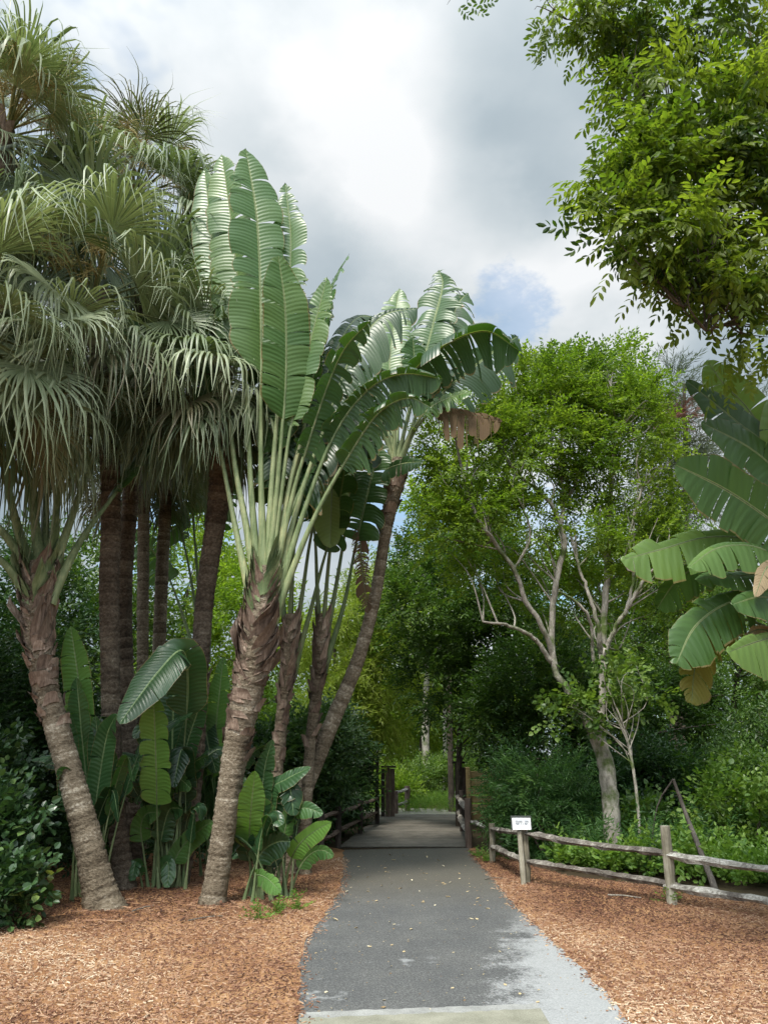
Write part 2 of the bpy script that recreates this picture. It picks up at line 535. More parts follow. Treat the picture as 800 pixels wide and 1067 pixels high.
def lobe(px, py, rad, rag=0.0):
    """soft patch of the cloud deck round one direction of the sky"""
    n_ = N(nt, 'ShaderNodeVectorMath', operation='DOT_PRODUCT')
    nt.links.new(tc, n_.inputs[0])
    n_.inputs[1].default_value = sky_dir(px, py)
    c_ = math.cos(R(rad))
    m_ = N(nt, 'ShaderNodeMapRange', interpolation_type='SMOOTHSTEP')
    nt.links.new(mathn(nt, 'ADD', n_.outputs['Value'], mathn(nt, 'MULTIPLY', mathn(nt, 'SUBTRACT', n2, .5), (1 - c_) * 2.2)), m_.inputs['Value'])
    if rag:
        l0 = m_.inputs['Value'].links[0].from_socket
        nt.links.new(mathn(nt, 'ADD', l0, mathn(nt, 'MULTIPLY', mathn(nt, 'SUBTRACT', n4, .52), (1 - c_) * rag)), m_.inputs['Value'])
    m_.inputs['From Min'].default_value = c_
    m_.inputs['From Max'].default_value = 1 - (1 - c_) * .1
    return m_.outputs[0]


for px_, py_, rd_, am_ in [(395, 120, 8, .045), (455, 240, 8, .06), (110, 70, 14, .035), (620, 345, 9, .08), (565, 130, 10, -.10), (300, 220, 9, -.05), (510, 190, 7, -.06), (370, 310, 8, -.02), (470, 30, 9, -.05), (250, 60, 8, -.04), (330, 20, 6, .03)]:
    cl = mathn(nt, 'ADD', cl, mathn(nt, 'MULTIPLY', lobe(px_, py_, rd_), am_))
ccol = ramp(nt, cl, [(.42, (.35, .43, .49)), (.50, (.47, .545, .595)), (.58, (.63, .69, .725)), (.68, (.9, .92, .935))])
cb2 = N(nt, 'ShaderNodeVectorMath', operation='ADD')
nt.links.new(cb.outputs[0], cb2.inputs[0])
cb2.inputs[1].default_value = (7.3, 2.1, 5)
n3 = noise(nt, cb2.outputs[0], 1.5, 6, .55)
gap = ramp(nt, n3, [(.60, (1, 1, 1)), (.68, (.1, .1, .1))])
# the cloud deck is brightest around the veiled sun
dt = N(nt, 'ShaderNodeVectorMath', operation='DOT_PRODUCT')
nt.links.new(tc, dt.inputs[0])
dt.inputs[1].default_value = tuple(sun_dir)
glow = mathn(nt, 'MULTIPLY', mathn(nt, 'POWER', mathn(nt, 'MAXIMUM', dt.outputs['Value'], 0.0), 4.0), 6.0)
amp = mathn(nt, 'ADD', glow, 1.0)
CL_GAIN = 4.75
skt = mixc(nt, 1.0, sky.outputs[0], (.8, 1.0, 1.0), 'MULTIPLY')
vm = N(nt, 'ShaderNodeVectorMath', operation='SCALE')
nt.links.new(ccol, vm.inputs[0])
nt.links.new(mathn(nt, 'MULTIPLY', amp, CL_GAIN), vm.inputs['Scale'])
sk2 = N(nt, 'ShaderNodeVectorMath', operation='SCALE')
nt.links.new(skt, sk2.inputs[0])
sk2.inputs['Scale'].default_value = 1.15
for px_, py_, rd_, am_ in [(524, 330, 3.6, .5), (425, 530, 6, .6), (165, 555, 5, .6), (560, 560, 6, .4)]:
    gap = mathn(nt, 'MULTIPLY', gap, mathn(nt, 'SUBTRACT', 1.0, mathn(nt, 'MULTIPLY', lobe(px_, py_, rd_, 4.5), am_)))
nt.links.new(mixc(nt, gap, sk2.outputs[0], vm.outputs[0]), bg.inputs['Color'])
nt.links.new(bg.outputs[0], wo.inputs['Surface'])

sl = bpy.data.lights.new('sun', 'SUN')
sl.energy, sl.angle, sl.color = 2.4, R(11), (1, .95, .86)
so = bpy.data.objects.new('sun', sl)
COL.objects.link(so)
from mathutils import Vector
so.rotation_euler = Vector(tuple(-sun_dir)).to_track_quat('-Z', 'Y').to_euler()
so.location = (0, -5, 25)

SC.view_settings.view_transform = 'Standard'
SC.view_settings.look = 'None'
SC.view_settings.gamma = 1
SC.view_settings.exposure = 1.12
SC.view_settings.use_curve_mapping = False
SC.cycles.max_bounces = 7
SC.cycles.diffuse_bounces = 4
SC.cycles.transmission_bounces = 4
SC.cycles.glossy_bounces = 2
SC.cycles.use_denoising = True
SC.cycles.caustics_reflective = False
SC.cycles.caustics_refractive = False


# ------------------------------------------------------------------ scatter helpers
def leaf4(L, W, fold=.15, droop=.12):
    V = np.array([[0, 0, 0], [W / 2, L * .45, fold * W], [0, L, -droop * L], [-W / 2, L * .45, fold * W]])
    return V, np.array([[0, 1, 2], [0, 2, 3]])


def leaf8(L, W, fold=.15, droop=.12, base=.8):
    y = np.array([0, .3, .68, 1.0])
    z = -droop * L * y ** 2
    V = [[0, 0, 0], [0, .3 * L, z[1]], [0, .68 * L, z[2]], [0, L, z[3]],
         [W / 2 * base, .3 * L, z[1] + fold * W], [W / 2 * .85, .68 * L, z[2] + fold * W],
         [-W / 2 * base, .3 * L, z[1] + fold * W], [-W / 2 * .85, .68 * L, z[2] + fold * W]]
    F = [[0, 4, 1], [1, 4, 5], [1, 5, 2], [2, 5, 3], [0, 1, 6], [1, 7, 6], [1, 2, 7], [2, 3, 7]]
    return np.array(V, float), np.array(F)


def rot_frame(d, roll=None):
    """rotation matrices whose local y axis is d and local z is as upright as it can be, rolled"""
    d = nrm(d)
    up = np.broadcast_to(np.array([0, 0, 1.0]), d.shape) + rng.normal(size=d.shape) * .02
    x = nrm(np.cross(d, up))
    z = np.cross(x, d)
    if roll is not None:
        c, s = np.cos(roll)[:, None], np.sin(roll)[:, None]
        x, z = x * c + z * s, z * c - x * s
    return np.stack([x, d, z], -1)


def scatter(mb, tmpl, pos, rot, scale, tint, jit=.12, mi=0):
    V, F = tmpl[0], tmpl[1]
    tt = tmpl[2] if len(tmpl) > 2 else np.zeros(len(V))
    n = len(pos)
    if n == 0: return
    W = np.einsum('nij,vj->nvi', rot, V) * np.asarray(scale).reshape(-1, 1, 1) + pos[:, None]
    FF = (F[None] + (np.arange(n) * len(V))[:, None, None]).reshape(-1, F.shape[1])
    T = np.clip(np.asarray(tint).reshape(-1, 1) + tt[None] + 0, 0, 1)
    T = np.broadcast_to(T, (n, len(V))).ravel()
    mb.add(W.reshape(-1, 3), FF, T, None, mi)


def merge(parts):
    V, F, T, n = [], [], [], 0
    for v, f, t in parts:
        V.append(v); F.append(f + n); T.append(np.full(len(v), t)); n += len(v)
    return np.concatenate(V), np.concatenate(F), np.concatenate(T)


def spray(n, L, leaf, ang=55, jitter=.25, tj=.16, curve=.15):
    """twig along +y carrying n alternate leaves"""
    parts = []
    for k in range(n):
        s = (k + 1) / n
        side = 1 if k % 2 else -1
        a = R(ang) * side * (1 - .8 * (s > .97)) + rng.normal() * jitter
        d = np.array([[math.sin(a), math.cos(a), .25 * rng.normal() - .05]])
        Rm = rot_frame(d, rng.normal(size=1) * .5)[0]
        p = np.array([curve * L * math.sin(s * 3), L * s, -.12 * L * s * s + rng.normal() * .03 * L])
        v = (Rm @ leaf[0].T).T * rng.uniform(.7, 1.15) + p
        parts.append((v, leaf[1], rng.normal() * tj))
    return merge(parts)


def compound_spray(n, L, leaf, pairs=4, pl=.2):
    """twig with n pinnate leaves"""
    parts = []
    for k in range(n):
        s = (k + 1) / n
        a = R(60) * (1 if k % 2 else -1) * (1 - .85 * (s > .97)) + rng.normal() * .2
        base = np.array([0, L * s, -.1 * L * s * s])
        d = np.array([math.sin(a), math.cos(a), -.25 + .2 * rng.normal()])
        t0 = rng.normal() * .1
        for q in range(pairs * 2 + 1):
            row = q // 2
            f = (row + 1) / (pairs + .6)
            sd = 0 if q == pairs * 2 else (1 if q % 2 else -1)
            aa = a + sd * R(58) + rng.normal() * .12
            dd = np.array([[math.sin(aa), math.cos(aa), -.3 - .25 * f + .15 * rng.normal()]])
            Rm = rot_frame(dd, rng.normal(size=1) * .35)[0]
            p = base + d * pl * (f if sd else 1.0) + np.array([0, 0, -.04 * f])
            v = (Rm @ leaf[0].T).T * rng.uniform(.8, 1.1) + p
            parts.append((v, leaf[1], t0 + rng.normal() * .08))
    return merge(parts)


def crown(mb, clumps, sprays, tint=.5, sub=9, subr=.34, out=.75, up=.35, scale=(.8, 1.2), tvar=.16, droop=0.0):
    """clumps: (centre, (rx,ry,rz), number of sprays). Sprays gather in sub-clumps so gaps and lobes appear."""
    for c, rad, n in clumps:
        c, rad = np.asarray(c, float), np.asarray(rad, float)
        u = nrm(rng.normal(size=(sub, 3))) * (rng.uniform(0.15, 1, (sub, 1)) ** .45)
        sc = c + u * rad
        st = np.clip(tint + rng.normal(size=sub) * tvar, .05, .95)
        which = rng.integers(0, sub, n)
        off = nrm(rng.normal(size=(n, 3))) * rng.uniform(0, 1, (n, 1)) ** .5
        pos = sc[which] + off * rad * subr * rng.uniform(.7, 1.25, (sub, 1))[which]
        d = nrm((pos - sc[which]) / rad) * .6 + nrm((pos - c) / rad) * out + rng.normal(size=(n, 3)) * .35 + np.array([0, 0, up - droop])
        rot = rot_frame(d, rng.normal(size=n) * .6)
        s = rng.uniform(*scale, n)
        ti = st[which] + rng.normal(size=n) * .07
        k = rng.integers(0, len(sprays), n)
        for q in range(len(sprays)):
            m = k == q
            scatter(mb, sprays[q], pos[m], rot[m], s[m], ti[m])


def blob(px, py, Y, rxp, ryp, n, rdepth=None):
    c = at(px, py, Y)
    s = mpp(c)
    return (c, (rxp * s, rdepth if rdepth else (rxp + ryp) / 2 * s, ryp * s), n)


SPR = {
    'small': [spray(14, .38, leaf4(.085, .04), tj=.2) for _ in range(5)],
    'mid': [spray(13, .5, leaf4(.11, .052)) for _ in range(5)],
    'big': [spray(12, .8, leaf4(.19, .085)) for _ in range(4)],
    'far': [spray(12, 1.2, leaf4(.30, .13)) for _ in range(4)],
    'narrow': [spray(16, .6, leaf4(.16, .024), 40) for _ in range(4)],
    'needle': [spray(26, .7, leaf4(.2, .014), 30, .2) for _ in range(4)],
    'round': [spray(9, .34, leaf8(.092, .07, .1, .1, 1.0), 65) for _ in range(5)],
    'fern': [spray(30, .62, leaf4(.1, .022), 65, .1) for _ in range(4)],
    'ash': [compound_spray(4, .38, leaf8(.11, .048, .12, .2), 4, .26) for _ in range(5)],
    'cover': [spray(8, .22, leaf8(.085, .055, .15, .2), 60) for _ in range(4)],
}


def px_path(pts, n, wob=0.0):
    """pts: (px, py, Y, radius px)"""
    P = np.array([[*at(a, b, y), r * mpp(at(a, b, y))] for a, b, y, r in pts])
    Q = smooth_path(P, n)
    if wob:
        Q[1:-1, :3] += rng.normal(size=(n - 2, 3)) * wob * Q[1:-1, 3:4]
    return Q[:, :3], np.maximum(Q[:, 3], .003)


def twigs(mb, clumps, per=5, r=.018, src=None):
    """thin limbs reaching from the wood into every clump"""
    for c, rad, n in clumps:
        for _ in range(per):
            tip = c + nrm(rng.normal(size=3)) * np.asarray(rad) * rng.uniform(.4, .95)
            if src is not None:
                b = src[np.argmin(np.linalg.norm(src - (tip - np.array([0, 0, .8])), axis=1))]
            else:
                b = c - np.array([0, 0, rad[2] * .9])
            mid = (b + tip) / 2 + rng.normal(size=3) * .15 * np.linalg.norm(tip - b)
            P = smooth_path([b, mid, tip], 9)
            tube(mb, P, np.linspace(r * 1.3, r * .35, 9), 5, rng.uniform(.3, .7), cap=False)


# ------------------------------------------------------------------ ground, mulch, path
def sheet(name, outline, z, mat, **kw):
    mb = MB()
    V = [(x, y, z) for x, y in outline]
    me = bpy.data.meshes.new(name)
    me.from_pydata(V, [], [list(range(len(V)))])
    me.materials.append(mat)
    o = bpy.data.objects.new(name, me)
    COL.objects.link(o)
    tag(o, kind='structure', **kw)
    if me.polygons[0].normal.z < 0:
        me.flip_normals()
    return o


sheet('ground', [(-600, -600), (600, -600), (600, 600), (-600, 600)], 0, M['soil'])
LEFT_PX = [(309, 1090), (311, 1067), (312, 1040), (313, 1005), (318, 985), (332, 962), (346, 942), (353, 928), (357, 910), (358, 886)]
RIGHT_PX = [(690, 1090), (657, 1067), (621, 1025), (592, 997), (572, 978), (545, 952), (531, 938), (512, 913), (497, 898), (488, 884)]


def edge_line(px, n, wob):
    P = np.array([ground(*p)[:2] for p in px])
    e = (P[0] - P[1]) / np.linalg.norm(P[0] - P[1])
    P = np.vstack([P[0] + e * 6, P[0] + e * 3, P[0] + e * 1.2, P[0] + e * .4, P])
    Q = smooth_path(np.hstack([P, np.zeros((len(P), 1))]), n)[:, :2]
    k = np.cumsum(rng.normal(size=n))
    k -= np.linspace(k[0], k[-1], n)
    Q[:, 0] += wob * np.sin(np.arange(n) * .9 + rng.normal(size=n) * .6) + wob * rng.normal(size=n) * .5
    return Q


PL, PR = edge_line(LEFT_PX, 150, .014), edge_line(RIGHT_PX, 150, .014)
pmb = MB()
pmb.add(np.vstack([np.hstack([PL, np.full((150, 1), .010)]), np.hstack([PR, np.full((150, 1), .010)])]), [[i, i + 150, i + 151, i + 1] for i in range(149)])
tag(pmb.build('path', M['asphalt'], smooth=False), kind='structure')


def path_x(y):
    yl, xl = PL[:, 1], PL[:, 0]
    yr, xr = PR[:, 1], PR[:, 0]
    o1, o2 = np.argsort(yl), np.argsort(yr)
    return np.interp(y, yl[o1], xl[o1]), np.interp(y, yr[o2], xr[o2])


# concrete threshold slab and pale joint across the path in front
b1, b2 = ground(312, 1057), ground(560, 1049)


def strip(name, pa, pb, depth, z, mat, wob=.009):
    n = 40
    t = np.linspace(0, 1, n)
    far = [(pa[0] + (pb[0] - pa[0]) * k, pa[1] + (pb[1] - pa[1]) * k + rng.normal() * wob) for k in t]
    near = [(pa[0] + (pb[0] - pa[0]) * k, pa[1] + (pb[1] - pa[1]) * k - depth + rng.normal() * wob) for k in t]
    return sheet(name, far + near[::-1], z, mat)


xl0, _ = path_x(b1[1])
strip('path_joint', (xl0 + .01, b1[1]), (b2[0], b2[1] + .02), .17, .014, M['pale_band'])
strip('path_slab', (xl0 + .02, b1[1] - .14), (b2[0], b2[1] - .10), 1.9, .018, M['concrete'])

# mulch beds follow the path edges
ml = [tuple(p) for p in PL if p[1] > -3] + [(-1.7, 16.2), (-3.5, 15), (-6, 12), (-9, 11), (-14, 10), (-14, -3)]
sheet('mulch_bed_left', ml, .006, M['mulch'])
mr = [tuple(p) for p in PR if p[1] > -3] + [(1.62, 15.2), (2.1, 13.2), (2.6, 11.6), (4.6, 9.9), (9, 8.9), (14, 8.4), (14, -3)]
sheet('mulch_bed_right', mr, .0065, M['mulch'])


def in_poly(P, poly):
    x, y = P[:, 0], P[:, 1]
    ins = np.zeros(len(P), bool)
    q = np.asarray(poly)
    j = len(q) - 1
    for i in range(len(q)):
        c = ((q[i, 1] > y) != (q[j, 1] > y)) & (x < (q[j, 0] - q[i, 0]) * (y - q[i, 1]) / (q[j, 1] - q[i, 1] + 1e-12) + q[i, 0])
        ins ^= c
        j = i
    return ins


def mulch_chips(name, poly, xr, yr, n, label_dark):
    P = np.stack([rng.uniform(*xr, n * 3), yr[0] + (yr[1] - yr[0]) * rng.uniform(0, 1, n * 3) ** 1.35], -1)
    xl, xr_ = path_x(P[:, 1])
    spill = ((P[:, 0] > xl - .0) & (P[:, 0] < xl + np.abs(rng.normal(size=len(P))) * .05)) | ((P[:, 0] < xr_) & (P[:, 0] > xr_ - np.abs(rng.normal(size=len(P))) * .05))
    ok = in_poly(P, poly) | (spill & (P[:, 1] < 15))
    P = P[ok][:n]
    n = len(P)
    L = rng.gamma(1.6, .013, n) + .008
    W = rng.uniform(.0025, .008, n)
    H = rng.uniform(.003, .007, n)
    V0 = np.array([[-.5, -.5, 0], [.5, -.5, 0], [.4, .5, 0], [-.4, .5, 0], [-.42, -.4, 1], [.42, -.4, 1], [.3, .4, 1], [-.3, .4, 1]])
    F0 = np.array([[4, 5, 6, 7], [0, 1, 5, 4], [1, 2, 6, 5], [2, 3, 7, 6], [3, 0, 4, 7]])
    V = V0[None] * np.stack([L, W, H], -1)[:, None]
    az = rng.uniform(0, 2 * np.pi, n)
    tl = rng.normal(size=n) * .18
    V[..., 2] += V[..., 0] * np.tan(tl)[:, None]
    c, s = np.cos(az)[:, None], np.sin(az)[:, None]
    X = V[..., 0] * c - V[..., 1] * s + P[:, 0, None]
    Yy = V[..., 0] * s + V[..., 1] * c + P[:, 1, None]
    Z = V[..., 2] + .007 + rng.uniform(0, .018, n)[:, None]
    # patches of redder and paler mulch
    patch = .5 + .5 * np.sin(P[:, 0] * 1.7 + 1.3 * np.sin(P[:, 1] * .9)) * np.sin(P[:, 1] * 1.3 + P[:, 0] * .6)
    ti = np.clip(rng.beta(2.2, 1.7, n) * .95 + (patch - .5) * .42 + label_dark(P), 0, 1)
    mb = MB()
    FF = (F0[None] + (np.arange(n) * 8)[:, None, None]).reshape(-1, 4)
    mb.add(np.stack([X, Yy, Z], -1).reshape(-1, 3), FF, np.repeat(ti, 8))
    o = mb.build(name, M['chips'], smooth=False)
    return tag(o, None, None, None, 'stuff')


# chips darkened under the palms as painted shade; redder ones along the fence
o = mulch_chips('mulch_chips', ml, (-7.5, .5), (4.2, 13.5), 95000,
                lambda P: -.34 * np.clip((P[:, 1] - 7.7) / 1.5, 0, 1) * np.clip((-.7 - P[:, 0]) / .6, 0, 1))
tag(o, 'orange brown wood chips covering the bed left of the path', 'mulch')
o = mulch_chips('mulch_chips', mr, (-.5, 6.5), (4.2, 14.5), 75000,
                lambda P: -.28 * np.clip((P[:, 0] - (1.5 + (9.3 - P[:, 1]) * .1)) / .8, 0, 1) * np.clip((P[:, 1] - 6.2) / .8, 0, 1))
tag(o, 'red brown wood chips covering the bed right of the path', 'mulch')

# boardwalk over the creek
mb = MB()
y = 15.0
k = 0
while y < 22.6:
    f = (y - 15.0) / 7.6
    xa, xb = -.80 + f * .78, 1.60 + f * .50
    xa, xb = ground(358, 884)[0] * (1 - f) + ground(401, 850)[0] * f, ground(488, 884)[0] * (1 - f) + ground(478, 850)[0] * f
    box(mb, ((xa + xb) / 2 + rng.normal() * .012, y + .068, .021 + rng.normal() * .001), (xb - xa + .16, .132, .022), rng.normal() * .003,
        rng.uniform(.25, .8), bev=.006)
    y += .142
o = mb.build('boardwalk', M['deck_wood'], smooth=False)
tag(o, kind='structure')
# path continues behind the boardwalk, curving off to the left
sheet('far_path', [(0.0, 22.7), (2.15, 22.7), (2.0, 25.2), (-2.5, 27.0), (-6, 27.2), (-6, 25.2), (-1.6, 25)], .008, M['concrete'])


# ------------------------------------------------------------------ paddle leaves
def paddle_leaf(spec, root, org, mat, pmat, name='leaf', label=None):
    """spec keys: pts [(px,py)], Y0, Y1, w (px, full width), pf (petiole fraction), tear, droop, roll, tint, fold, r0"""
    pts = spec['pts']
    if len(pts[0]) == 3:
        P = np.array(pts, float)
    else:
        m = len(pts)
        Y0, Y1 = spec['Y0'], spec['Y1']
        P = np.array([at(a, b, Y0 + (Y1 - Y0) * (i / (m - 1)) ** 1.2) for i, (a, b) in enumerate(pts)])
    n = 64
    C = smooth_path(P, n)
    T = nrm(np.gradient(C, axis=0))
    F = np.array([0, -1, .15])
    S = nrm(np.cross(T, F))
    Nn = np.cross(S, T)
    if Nn[n // 2][1] > 0:
        Nn = -Nn
    r = R(spec.get('roll', 0)) + np.linspace(0, R(spec.get('twist', 0)), n)
    S, Nn = S * np.cos(r)[:, None] + Nn * np.sin(r)[:, None], Nn * np.cos(r)[:, None] - S * np.sin(r)[:, None]
    pf, tear, droop, fold = spec.get('pf', .5), spec.get('tear', .2), spec.get('droop', .25), spec.get('fold', .22)
    i0 = int(pf * (n - 1))
    width = spec['w'] * mpp(C[(i0 + n) // 2]) / 2 if spec.get('wm') is None else spec['wm'] / 2
    u = np.linspace(0, 1, n - i0)
    prof = np.clip(np.minimum(u / .10, 1), 0, 1) ** .6 * np.clip((1 - u) / .28, 0, 1) ** .55
    prof = np.minimum(prof, 1) * (1 - .12 * u)
    Ls = np.concatenate([[0], np.cumsum(np.linalg.norm(np.diff(C, axis=0), axis=1))])
    # resample blade rows more finely
    rows = 110
    ur = np.linspace(0, 1, rows)
    gi = i0 + ur * (n - 1 - i0)
    ip = lambda A: np.stack([np.interp(gi, np.arange(n), A[:, k]) for k in range(3)], -1)
    Cb, Tb, Sb, Nb = ip(C), ip(T), ip(S), ip(Nn)
    Lb = np.interp(gi, np.arange(n), Ls)
    pb = np.interp(ur, u, prof)
    tint = spec.get('tint', .5)
    cv = np.array([0, .06, .22, .45, .7, .88, 1.0])
    mb = MB()
    for sg in (1, -1):
        a = 0
        side_fold = fold * rng.uniform(.8, 1.25)
        while a < rows - 1:
            if rng.uniform() < tear:
                ln = int(rng.integers(1, 3)) if spec.get('mat') == 'paddle_dead' else int(rng.choice([1, 1, 2, 2, 2, 3, 3, 4, 5, 7, 10, 14]))
            else:
                ln = int(rng.integers(7, 22)) if tear > .1 else int(rng.integers(30, 90))
            b = min(a + ln, rows - 1)
            if rows - 1 - b < 2: b = rows - 1
            idx = np.arange(a, b + 1)
            gd = droop * (rng.uniform(.6, 1.5) if tear > .1 else rng.uniform(.9, 1.1)) + (tear * .35 * abs(rng.normal()))
            gl = rng.uniform(.86, 1.04) if tear > .3 else rng.uniform(.96, 1.0)
            phi = R(14) + rng.normal() * min(.06, .3 * tear) + tear * rng.normal() * .13
            cen = (a + b) / 2
            wv = np.linspace(0, 1, len(idx))
            corr = .005 * np.sin(idx * 1.9 + rng.uniform(0, 6)) + .02 * np.sin(idx * .31 + rng.uniform(0, 6))
            shrink = (.03 + .28 * tear) * rng.uniform(.3, 1.6)
            V, uv = [], []
            step = Lb[1] - Lb[0]
            for q, v in enumerate(cv):
                ww = width * pb[idx] * gl * v
                # rounded strip ends
                if tear > .25 and v > .8:
                    ww = ww * (1 - (.10 * (2 * wv - 1) ** 2) * (v - .8) / .2)
                p = Cb[idx] + Sb[idx] * (sg * ww * math.cos(phi))[:, None] * (1 if True else 0) + Tb[idx] * (ww * math.sin(phi))[:, None]
                p = p + Nb[idx] * ((side_fold * ww * (1 - .5 * v)) + corr * v * width)[:, None]
                p = p + Tb[idx] * ((cen - idx) * step * shrink * v)[:, None]
                p[:, 2] -= gd * ww * v ** 1.3
                V.append(p)
                uv.append(np.stack([np.full(len(idx), sg * v), Lb[idx]], -1))
            V = np.stack(V, 1).reshape(-1, 3)
            uv = np.stack(uv, 1).reshape(-1, 2)
            m = len(cv)
            i, j = np.meshgrid(np.arange(len(idx) - 1), np.arange(m - 1), indexing='ij')
            Fq = np.stack([i * m + j, i * m + j + 1, (i + 1) * m + j + 1, (i + 1) * m + j], -1).reshape(-1, 4)
            if sg > 0: Fq = Fq[:, ::-1]
            mb.add(V, Fq, np.clip(tint + rng.normal() * .05, 0, 1), uv)
            a = b
    lf = mb.build(name, mat, root, org)
    if label: lf['label'] = label
    pm = MB()
    r0 = spec.get('r0', .05)
    k = np.arange(n) / (n - 1)
    rr = np.where(k < pf, r0 * (1 - .62 * (k / max(pf, .01)) ** .7 + .45 * np.exp(-k / (.16 * pf + 1e-3))), r0 * .38 * (1 - (k - pf) / (1 - pf + 1e-6)) + .003)
    Pm = C - Nn * (rr * .3)[:, None]
    tube(pm, Pm[::2], rr[::2] * .88, 7, np.clip(np.linspace(.85, .3, n)[::2] + rng.normal() * .14, 0, 1), flat=.7)
    pm.build('petiole', pmat, lf, org)
    return lf


def ring_trunk(mb, P, r, ring=.055, seg=20, amp=.06, t0=.5):
    """palm trunk with leaf-scar rings: finely resampled saw-tooth radius"""
    L = np.concatenate([[0], np.cumsum(np.linalg.norm(np.diff(P, axis=0), axis=1))])
    n = int(L[-1] / .022)
    s = np.linspace(0, L[-1], n)
    Q = np.stack([np.interp(s, L, P[:, k]) for k in range(3)], -1)
    rr = np.interp(s, L, r)
    ph = s / ring + .35 * np.sin(s * 3.1) + .2 * np.sin(s * 7.7)
    saw = (ph % 1.0)
    rid = np.floor(ph).astype(int)
    rt = rng.normal(size=rid.max() + 2) * .14
    ra = rng.uniform(.5, 1.5, rid.max() + 2)
    rr = rr * (1 + amp * ra[rid] * (saw - .5))
    tint = np.clip(t0 + rt[rid] + .25 * (saw - .5), 0, 1)
    tube(mb, Q, rr, seg, tint, rough=.03)


def sheath_flaps(mb, P, r, s0, s1, n, size=(.16, .34), out=.25, tint=(.3, .9), alternate=None, wide=False, mi=1):
    """old leaf bases clasping the trunk between fractions s0..s1"""
    L = np.concatenate([[0], np.cumsum(np.linalg.norm(np.diff(P, axis=0), axis=1))])
    T, A, B = frames(P)
    for q in range(n):
        f = s0 + (s1 - s0) * (q + rng.uniform(0, .9)) / n
        s = f * L[-1]
        p = np.array([np.interp(s, L, P[:, k]) for k in range(3)])
        t = nrm(np.array([np.interp(s, L, T[:, k]) for k in range(3)]))
        rad = np.interp(s, L, r)
        th = rng.uniform(0, 2 * np.pi)
        if alternate is not None:
            th = (0 if q % 2 else np.pi) + rng.normal() * .2
        a = nrm(np.array([np.interp(s, L, A[:, k]) for k in range(3)]))
        b = np.cross(t, a)
        o_ = a * math.cos(th) + b * math.sin(th)
        e_ = np.cross(t, o_)
        ln, hw = rng.uniform(*size), rad * (rng.uniform(1.15, 1.6) if wide else rng.uniform(.45, .9))
        rows, cols = 6, 5
        V, uv = [], []
        lean = e_ * rng.normal() * .25 * ln
        for i in range(rows):
            v = i / (rows - 1)
            for j in range(cols):
                h = (j / (cols - 1) - .5) * 2
                wdt = hw * (1 - (.75 if wide else .55) * v ** 1.3)
                ang = h * wdt / rad
                base = (o_ * math.cos(ang) + e_ * math.sin(ang)) * (rad * 1.02 + out * ln * v ** 1.6 + .012)
                V.append(p + base + t * (ln * v + (.9 * rad * (1 - abs(h)) if wide else -.06 * ln * abs(h))) + lean * v + rng.normal(size=3) * .004)
                uv.append((h, v))
        F = [[i * cols + j, i * cols + j + 1, (i + 1) * cols + j + 1, (i + 1) * cols + j] for i in range(rows - 1) for j in range(cols - 1)]
        mb.add(V, F, rng.uniform(*tint), uv, mi)


def traveller(name, label, trunk_px, leaves, group, sheath=(.62, 1.0, 26), ring=.055, bark='palm_bark', t0=.5, dead=(), flap_out=.22, pm='petiole', green=None):
    P, r = px_path(trunk_px, 60)
    r = r * .75
    org = P[0].copy(); org[2] = 0
    root = thing(name, label, 'palm tree', org, group)
    mb = MB()
    if P[0][2] > .0:
        P = np.vstack([[P[0][0], P[0][1], -.05], P]); r = np.concatenate([[r[0] * 1.15], r])
    ring_trunk(mb, P, r, ring, t0=t0)
    if sheath:
        s0_, s1_, n_ = sheath
        sheath_flaps(mb, P, r, s0_, s0_ + (s1_ - s0_) * .55, n_ // 2 + 6, size=(.08, .2), out=.22, tint=(.15, .95))
        sheath_flaps(mb, P, r, s0_ + (s1_ - s0_) * .4, min(s1_, .96), n_, size=(.22, .4), out=flap_out * .6, alternate=.5, wide=True)
        if green:
            sheath_flaps(mb, P, r, green[0], .985, green[1], size=(.3, .5), out=.12, tint=(.35, .8), alternate=.5, wide=True, mi=2)
    mb.build('trunk', [M[bark], M['sheath'], M['petiole_dk' if pm == 'petiole_dk' else 'petiole']], root, org)
    for sp_ in leaves:
        mat = M[sp_.get('mat', 'paddle')]
        paddle_leaf(sp_, root, org, mat, M['petiole_dk'] if sp_.get('dk') else M[pm], 'dead_leaf' if sp_.get('mat') == 'paddle_dead' else 'leaf', sp_.get('label'))
    return root


G_T = "traveller's palms with upright fans of paddle leaves"

# --- leaning palm at the far left
Y1 = 9.4
fanL = []
for (pts, w_, tr, ti, dY) in [
    ([(38, 620), (15, 570), (-25, 520), (-70, 430), (-95, 330)], 50, .5, .35, .6),
    ([(40, 610), (22, 560), (5, 490), (-15, 380), (-20, 250)], 55, .5, .4, .9),
    ([(42, 600), (36, 550), (30, 480), (30, 370), (25, 250)], 55, .6, .4, 1.2),
    ([(44, 605), (55, 560), (62, 490), (75, 390), (70, 290)], 55, .6, .35, 1.4),
    ([(46, 615), (72, 545), (95, 480), (125, 400), (135, 320)], 55, .6, .3, 1.5),
    ([(48, 628), (85, 560), (115, 520), (150, 470), (175, 420)], 50, .7, .25, 1.3),
    ([(36, 632), (8, 590), (-22, 565), (-70, 530), (-120, 520)], 50, .5, .3, .3),
    ([(43, 598), (46, 556), (48, 500), (50, 430), (55, 330)], 50, .6, .4, 1.8),
]:
    fanL.append(dict(pts=pts, Y0=Y1, Y1=Y1 + dY, w=w_, tear=tr, tint=ti, pf=.5, r0=.085, roll=rng.normal() * 20, droop=.3))
